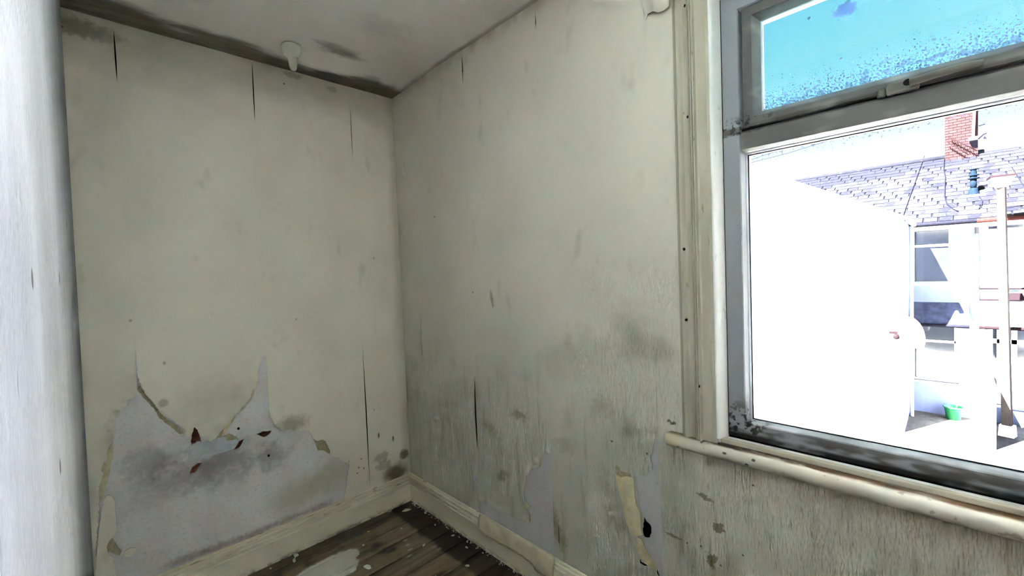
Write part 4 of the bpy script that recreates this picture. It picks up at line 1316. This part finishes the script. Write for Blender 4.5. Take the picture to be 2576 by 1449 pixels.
YP = [(-2.840,1.762)][0][0]                         # party line between the two houses
YEND = 4.2
houses = []
for (ya_, yb_, lab) in ((YEND, YP, 'white rendered terraced house with brick chimney behind the white extension'),
                        (YP, -8.0, 'white rendered terraced house with red gutter at the right window edge')):
    h = thing('terraced_house', lab, 'house', (XF, (ya_ + yb_) / 2, GZ), 'terraced houses across the yard')
    houses.append(h)
hl, hr = houses
wu = rect([(-1.682,2.099)][0], [(-2.420,0.666)][0])
wg = rect([(-1.683,-0.375)][0], [(-2.545,-1.880)][0])
ru = rect([(-2.989,2.114)][0], [(-3.965,0.572)][0])
rg = rect([(-3.026,-0.375)][0], [(-4.204,-2.281)][0])
hole = lambda r: [(r[0], r[2]), (r[1], r[2]), (r[1], r[3]), (r[0], r[3])]
for h, ya_, yb_, hs in ((hl, YEND, YP, (wu, wg)), (hr, YP, -8.0, (ru, rg))):
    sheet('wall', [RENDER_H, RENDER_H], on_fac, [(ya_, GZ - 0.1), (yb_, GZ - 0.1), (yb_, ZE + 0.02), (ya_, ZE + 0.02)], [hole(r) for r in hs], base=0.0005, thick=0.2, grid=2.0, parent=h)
    MB().box((XF + 0.9, ya_, GZ - 0.1), (XF + 1.1, yb_, ZE + 0.3)).obj('inner_wall', ROOM_DARK, h)
    roof = new('roof', MB().hexa([roof_pt(-0.05, ya_, -0.03), roof_pt(-0.05, yb_, -0.03), roof_pt(LS, yb_, -0.03), roof_pt(LS, ya_, -0.03)],
                                 [roof_pt(-0.05, ya_), roof_pt(-0.05, yb_), roof_pt(LS, yb_), roof_pt(LS, ya_)]).mesh('roof', MORTAR), h)
    h['roof_part'] = roof.name
    gm = GUTTER if h is hl else GUTTER_R
    MB().tube([(XF - 0.26, ya_, ZE - 0.16), (XF - 0.26, yb_, ZE - 0.16)], 0.055, 10).obj('gutter', gm, h)
    MB().box((XF - 0.18, ya_, ZE - 0.30), (XF, yb_, ZE - 0.14)).obj('fascia', PVC_W, h)
    rg_ = MB()
    yy_ = ya_
    rg_.tube([roof_pt(LS, ya_, 0.02), roof_pt(LS, yb_, 0.02)], 0.09, 8)
    rg_.obj('ridge_tiles', SLATE, h)
window_in(hl, wu, ([(-2.034,1.645)][0][1],), ())
window_in(hl, wg, ([(-2.103,-0.838)][0][1],), ([(-2.489,-1.218)][0][0],))
window_in(hr, ru, (), (), blind=0.14)
window_in(hr, rg, ([(-3.256,-0.744)][0][1],), ([(-3.226,-1.132)][0][0], [(-3.456,-1.105)][0][0]), fw=0.09, name='glazed_door')
# slates: the nearest 300 in view each an object, the rest one mass per roof
cand = []
for r_ in range(NROW):
    n = int((YEND + 5.2) / 0.25)
    for k in range(n):
        y_ = YEND - 0.25 * (k + 0.5 * (r_ % 2)) - 0.03 * math.sin(r_ * 7.7 + k)
        P = roof_pt(r_ * EXP, y_, 0.0)
        if hidden_by_extension(P) and hidden_by_extension(roof_pt((r_ + 1) * EXP, y_ - 0.12)):
            continue
        if y_ < -4.9:
            continue
        cand.append(((P - CAM).length, P, y_, r_))
cand.sort(key=lambda c: c[0])
rn = random.Random(4)
mass = {hl.name: MB(), hr.name: MB()}
for i, (d, P, y_, r_) in enumerate(cand):
    h = hl if y_ > YP else hr
    roof = bpy.data.objects[h['roof_part']]
    tilt = PITCH - 0.045 + rn.uniform(-0.012, 0.012)
    Q = P + Vector((-math.sin(PITCH), 0, math.cos(PITCH))) * 0.016
    if i < 300:
        o = new('slate', sl, roof, Q)
        o.rotation_euler = (0, -tilt, rn.uniform(-0.02, 0.02))
    else:
        M = Matrix.Translation(Q) @ Matrix.Rotation(-tilt, 4, 'Y')
        mb = mass[h.name]
        b = len(mb.v)
        mb.v += [tuple(M @ v.co) for v in sl.vertices]
        for p_ in sl.polygons:
            mb.f.append(tuple(b + j for j in p_.vertices))
            mb.sm.append(False)
            mb.mi.append(0)
for h in (hl, hr):
    if mass[h.name].v:
        mass[h.name].obj('slate_mass', SLATE, bpy.data.objects[h['roof_part']], kind='stuff')
for h in (hl, hr):
    del h['roof_part']
# pent roof over the ground floor, its gutter, and the string of pipes on the right house
zt_, zb_ = [(-2.105,0.185)][0][1], [(-2.113,-0.324)][0][1]
for h, a_, b_, m_ in ((hl, wg[0] + 0.4, wg[1] - 0.17, PENT), (hr, YP - 0.03, -8.0, FLASH)):
    MB().hexa([(XF, a_, zt_ - 0.06), (XF, b_, zt_ - 0.06), (13.6, b_, zb_ - 0.06), (13.6, a_, zb_ - 0.06)],
              [(XF, a_, zt_), (XF, b_, zt_), (13.6, b_, zb_), (13.6, a_, zb_)]).obj('pent_roof', m_, h)
    MB().tube([(13.57, a_, zb_ - 0.03), (13.57, b_, zb_ - 0.03)], 0.04, 8).obj('pent_gutter', GUTTER if h is hl else STEEL, h)
for zpx in (726, 754):
    zz_ = [(-2.996,0.539),(-2.997,0.268)][0 if zpx == 726 else 1][1]
    MB().tube([(14.06, YP - 0.05, zz_), (14.06, -8, zz_)], 0.022, 6).obj('pipe', STEEL, hr)
pts = [(-2.838,2.215),(-2.859,1.373),(-2.846,0.792),(-2.874,-0.085),(-2.861,-0.331)]
MB().tube([(14.05, q[0], q[1]) for q in pts], 0.03, 6).obj('drainpipe', flat('pipe_brown', rgb(50, 40, 38), 0.7), hr)
fl_ = [(-3.444,0.337)][0]
o = MB().hexa([(14.09, fl_[0] + 0.12, fl_[1] - 0.10), (13.95, fl_[0] + 0.16, fl_[1] - 0.06), (13.95, fl_[0] - 0.16, fl_[1] - 0.06), (14.09, fl_[0] - 0.12, fl_[1] - 0.10)],
              [(14.09, fl_[0] + 0.12, fl_[1] + 0.10), (13.98, fl_[0] + 0.12, fl_[1] + 0.08), (13.98, fl_[0] - 0.12, fl_[1] + 0.08), (14.09, fl_[0] - 0.12, fl_[1] + 0.10)])
o.obj('floodlight', STEEL, label='small grey floodlight on the white wall right of the lamp post', category='floodlight')

# chimney on the party wall, brick by brick
XC = 17.55
cy0, cy1 = [(-2.283,4.939)][0][0], [(-2.977,4.768)][0][0]
cz0, cz1 = [(-2.645,4.198)][0][1], [(-2.644,5.889)][0][1] + 0.15
ch = new('chimney', MB().box((XC + 0.012, cy0 - 0.012, cz0 - 0.6), (XC + 0.7, cy1 + 0.012, cz1)).mesh('chimney', MORTAR), hl)
nr = int((cz1 - cz0) / 0.080)
nbr = 4
bw = (cy0 - cy1) / nbr
bmesh_full = MB().box((0, -bw / 2 + 0.006, 0.005), (0.05, bw / 2 - 0.006, 0.072)).mesh('brick', RED_BRICK)
bmesh_half = MB().box((0, -bw / 4 + 0.006, 0.005), (0.05, bw / 4 - 0.006, 0.072)).mesh('brick', RED_BRICK)
bmesh_side = MB().box((0, -0.05, 0.005), (0.30, 0.0, 0.072)).mesh('brick', RED_BRICK)
for r_ in range(nr):
    z_ = cz0 + r_ * 0.080
    out = 0.02 if r_ in (nr - 3, nr - 5) else 0.0
    if r_ % 2 == 0:
        for k in range(nbr):
            new('brick', bmesh_full, ch, (XC - out + rn.uniform(-0.003, 0.003), cy0 - bw * (k + 0.5), z_))
    else:
        new('brick', bmesh_half, ch, (XC - out, cy0 - bw * 0.25, z_))
        new('brick', bmesh_half, ch, (XC - out, cy1 + bw * 0.25, z_))
        for k in range(nbr - 1):
            new('brick', bmesh_full, ch, (XC - out + rn.uniform(-0.003, 0.003), cy0 - bw * (k + 1), z_))
    for k in range(2):
        new('brick', bmesh_side, ch, (XC + 0.06 + 0.31 * k, cy0 + 0.004, z_))
MB().box((XC - 0.06, cy0 + 0.08, cz0 - 0.14), (XC + 0.1, cy1 - 0.06, cz0)).obj('chimney_flashing', FLASH, ch)


def aerial(a, b, n, ln, label):
    a, b = Vector(a), Vector(b)
    t = thing('tv_aerial', label, 'tv aerial', a, 'aerials on the chimney')
    MB().tube([a, b], 0.011, 6).obj('boom', STEEL, t)
    m_ = MB()
    up = Vector((0.2, 0.35, 0.9)).normalized() * ln
    for i in range(n):
        c = a.lerp(b, (i + 0.5) / n)
        m_.tube([c - up * 0.5, c + up * 0.5], 0.006, 4)
    m_.obj('elements', STEEL, t)
    return t


ptA = [(-2.377,4.960),(-2.941,4.414),(-2.326,4.817),(-2.773,4.335)]
aerial((17.42, ptA[0][0], ptA[0][1]), (17.40, ptA[1][0], ptA[1][1]), 9, 0.17, 'upper of two comb shaped aerials slanting across the red chimney')
aerial((17.40, ptA[2][0], ptA[2][1]), (17.38, ptA[3][0], ptA[3][1]), 9, 0.15, 'lower of two comb shaped aerials slanting across the red chimney')
mp = [(-2.900,5.545),(-2.869,4.767),(-2.309,4.965),(-2.642,5.081),(-2.292,5.292),(-2.724,5.246)]
ms = thing('aerial_mast', 'white aerial mast strapped to the right edge of the red chimney', 'mast', (17.4, mp[1][0], mp[1][1]))
MB().tube([(17.40, mp[0][0], mp[0][1] + 0.3), (17.42, mp[1][0], mp[1][1])], 0.028, 8).obj('pole', PVC_W, ms)
MB().box((17.36, mp[1][0] + 0.09, mp[1][1] - 0.02), (17.5, mp[1][0] - 0.09, mp[1][1] + 0.06)).obj('bracket', PVC_W, ms)
pa = [(-2.986,5.159),(-3.112,5.183),(-2.978,4.777),(-3.081,4.891),(-3.144,4.909),(-3.097,4.840),(-3.144,4.759)]
br = thing('bent_aerial', 'thin dark bent aerial arms sticking out right of the chimney', 'tv aerial', (17.6, pa[2][0], pa[2][1]), 'aerials on the chimney')
MB().tube([(17.6,) + q for q in pa[0:2]], 0.014, 5).obj('arm', CABLE, br)
MB().tube([(17.6,) + q for q in pa[2:5]], 0.016, 5).obj('arm', CABLE, br)
MB().hexa([(17.58,) + pa[5], (17.58, pa[6][0], pa[6][1]), (17.58, pa[5][0] + 0.02, pa[6][1])], [(17.62,) + pa[5], (17.62, pa[6][0], pa[6][1]), (17.62, pa[5][0] + 0.02, pa[6][1])]).obj('reflector', CABLE, br)

# roof vent pipe
vb = [(15.163,-2.820,2.929)][0]
vt = thing('vent_pipe', 'blue grey vent pipe with cowl standing on the slate roof', 'vent pipe', vb)
MB().lathe([(0.125, -0.05), (0.12, 0.0), (0.085, 0.12), (0.078, 0.17)], vb, 14).obj('collar', BLUEPIPE, vt)
MB().lathe([(0.060, 0.15), (0.060, 0.42)], vb, 14).obj('pipe', BLUEPIPE, vt)
cw = new('cowl', MB().lathe([(0.062, 0.40), (0.112, 0.415), (0.112, 0.435), (0.066, 0.45), (0.066, 0.485), (0.100, 0.495), (0.100, 0.515), (0.060, 0.53), (0.054, 0.62), (0.054, 0.66)], vb, 8).mesh('cowl', BLUEPIPE), vt)
for p_ in cw.data.polygons:
    p_.use_smooth = False
MB().lathe([(0.074, 0.65), (0.074, 0.672)], vb, 8).obj('cap', BLUEPIPE, vt)
MB().box((vb[0] - 0.16, vb[1] - 0.17, vb[2] - 0.14), (vb[0] + 0.05, vb[1] + 0.17, vb[2] - 0.01)).obj('flashing', FLASH, vt)


def cable(pts, r, label, m_=CABLE):
    o = MB().tube(pts, r, 5).mesh('cable', m_)
    c = pts[0]
    o.transform(Matrix.Translation(-Vector(c)))
    return new('cable', o, None, c, label, 'cable', 'cables over the houses')


up_ = lambda L, dz=0.05: [(q[0] - 0.02, q[1], q[2] + dz) for q in L]
cable(up_([(18.135,-1.816,4.576),(16.860,-1.713,3.869),(15.574,-1.610,3.157),(14.652,-1.539,2.646),(14.264,-1.512,2.431)]), 0.008, 'thin dark cable slanting down the left part of the slate roof')
cable(up_([(17.764,-2.273,4.370),(16.893,-2.261,3.887),(16.335,-2.297,3.578),(15.112,-2.288,2.901),(14.697,-2.334,2.671),(14.364,-2.463,2.486),(14.264,-2.532,2.431)]), 0.011, 'dark wavy cable running down the roof below the chimney')
cable(up_([(14.980,-2.906,2.827),(14.684,-2.957,2.664),(14.480,-2.944,2.550),(14.293,-2.884,2.447)]), 0.007, 'short looping cable below the roof vent pipe')
cable(up_([(16.421,-3.549,3.626),(15.195,-3.670,2.946)] + [(14.347,-3.748,2.477)]), 0.007, 'pale thin cable crossing the roof at the right window edge')
for i, L in enumerate(([(1.403,4.039),(0.580,4.161),(-0.081,4.253)], [(1.404,3.977),(0.411,4.045),(-0.464,4.159)])):
    d0 = (L[0][0] + (L[0][0] - L[1][0]) * 2, L[0][1] + (L[0][1] - L[1][1]) * 2)
    d1 = (L[2][0] + (L[2][0] - L[1][0]) * 4, L[2][1] + (L[2][1] - L[1][1]) * 4)
    cable([(11.0,) + q for q in [d0] + L + [d1]], 0.006, ('upper', 'lower')[i] + ' of two thin overhead wires crossing the sky at the upper left of the pane')
zz_ = [(-2.983,2.372),(-3.701,2.467)]
cable([(13.8,) + q for q in zz_], 0.006, 'thin wire rising to the right behind the lamp post')

# white extension in front of the terrace, its end wall in full sun
ye = -1.645
ext = thing('house_extension', 'large white rendered house extension blown out by sunlight, left of the slate roof', 'house extension', (XO, 2.2, GZ))
yr_, zr_ = 2.3, 2.27 + 0.55 * (2.3 - ye)
prof_e = [(ye, GZ - 0.1), (6.0, GZ - 0.1), (6.0, 2.27), (yr_, zr_), (ye, 2.27)]
MB().extrude(prof_e, lambda a, b, t: (t, a, b), XO, XO + 0.12).obj('end_wall', RENDER, ext)
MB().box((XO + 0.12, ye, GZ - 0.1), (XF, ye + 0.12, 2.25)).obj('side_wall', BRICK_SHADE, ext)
for (a, b) in (((ye - 0.10, 2.27 - 0.05), (yr_, zr_ + 0.01)), ((6.1, 2.22), (yr_, zr_ + 0.01))):
    MB().hexa([(XO - 0.03, a[0], a[1]), (XF - 0.02, a[0], a[1]), (XF - 0.02, b[0], b[1]), (XO - 0.03, b[0], b[1])],
              [(XO - 0.03, a[0], a[1] + 0.06), (XF - 0.02, a[0], a[1] + 0.06), (XF - 0.02, b[0], b[1] + 0.06), (XO - 0.03, b[0], b[1] + 0.06)]).obj('roof_slope', FLASH, ext)
MB().tube([(XO - 0.05, ye - 0.10, 2.20), (XF - 0.1, ye - 0.10, 2.20)], 0.055, 8).obj('gutter', PVC_W, ext)
MB().tube([(XO + 1.5, ye - 0.06, 2.15), (XO + 1.5, ye - 0.06, GZ)], 0.04, 8).obj('downpipe', PVC_W, ext)
# curved white canopy over the side door and a lamp bracket
cq = [(-1.793,-0.113),(-1.970,-0.719),(-1.618,-0.122)]
cn = MB()
cp = []
for i in range(9):
    t = i / 8
    cp.append((ye + (cq[1][0] - ye) * math.sin(t * math.pi / 2), cq[1][1] + (cq[0][1] - cq[1][1]) * math.cos(t * math.pi / 2)))
prof_c = cp + [(ye, cq[1][1])]
cn.extrude(prof_c, lambda a, b, t: (t, a, b), 12.3, 13.2)
can = thing('door_canopy', 'white curved door canopy on the side of the white extension', 'canopy', (12.3, ye, cq[1][1]))
cn.obj('hood', RENDER, can)
MB().box((12.32, ye, cq[1][1] - 0.05), (12.36, ye - 0.2, cq[1][1] + 0.02)).obj('bracket', PVC_W, can)
lq = [(-1.470,-0.419)][0]
lm = thing('wall_lamp', 'small dark lamp bracket on the sunlit end of the white extension', 'wall lamp', (12.0, lq[0], lq[1]))
MB().box((12.0, lq[0] + 0.08, lq[1] + 0.02), (11.86, lq[0] - 0.06, lq[1] + 0.07)).obj('arm', STEEL, lm)
MB().lathe([(0.03, 0.03), (0.06, -0.02), (0.055, -0.08), (0.02, -0.10)], (11.88, lq[0] - 0.05, lq[1]), 10).obj('shade', STEEL, lm)

# yard walls, tub and mop, fridge behind the kitchen window
yw = [(-3.002,-1.501)][0]
wl = thing('yard_wall', 'white yard wall running out from the terrace behind the lamp post', 'wall', (12.8, yw[0], GZ))
MB().box((11.9, yw[0] + 0.06, GZ), (XF, yw[0] - 0.06, yw[1])).obj('wall_body', RENDER, wl)
MB().box((11.88, yw[0] + 0.08, yw[1]), (XF, yw[0] - 0.08, yw[1] + 0.05)).obj('coping', FLASH, wl)
tb = [(-2.446,-2.475)][0]
tub = thing('tub', 'green plastic tub with a mop handle under the kitchen window', 'tub', (13.8, tb[0], GZ))
MB().lathe([(0.13, 0.0), (0.17, 0.30), (0.185, 0.30), (0.185, 0.32), (0.16, 0.32), (0.12, 0.03)], (13.8, tb[0], GZ), 16).obj('bucket', GREEN, tub)
mo = thing('mop', 'pale mop handle leaning out of the green tub', 'mop', (13.8, tb[0], GZ + 0.05))
MB().tube([(13.8, tb[0] - 0.02, GZ + 0.05), (13.9, tb[0] - 0.16, GZ + 1.05)], 0.013, 6).obj('stick', PVC_W, mo)
MB().lathe([(0.02, 0.20), (0.07, 0.10), (0.06, 0.02)], (13.8, tb[0] - 0.02, GZ + 0.05), 10).obj('mop_head', CABLE, mo)

# lamp post in the yard: square timber, boxy lantern
LANT = flat('lantern_glass', rgb(22, 22, 24), 0.4, 0.4)
pb = Vector((13.09, -3.29, GZ))
tp_ = [(-3.184,2.849)][0]
pt_ = Vector((13.09, tp_[0], tp_[1]))
lp = thing('lamp_post', 'tall pale lamp post with a square lantern beyond the window', 'lamp post', pb)


def square(c, w, a=0.5):
    return [(c.x + w * math.cos(a + math.pi / 2 * k), c.y + w * math.sin(a + math.pi / 2 * k), c.z) for k in range(4)]


MB().hexa(square(pb, 0.105), square(pt_, 0.085)).obj('post', TIMBER, lp)
MB().hexa(square(pb, 0.17), square(pb + Vector((0, 0, 0.25)), 0.15)).obj('footing', FLASH, lp)
lc = pt_ - Vector((0, 0, 0.02))
MB().hexa(square(lc, 0.12, 0.9), square(lc + Vector((0, 0, 0.22)), 0.26, 0.9)).obj('lantern', LANT, lp)
MB().hexa(square(lc + Vector((0, 0, 0.22)), 0.28, 0.9), square(lc + Vector((0, 0, 0.26)), 0.27, 0.9)).obj('lantern_lid', STEEL, lp)
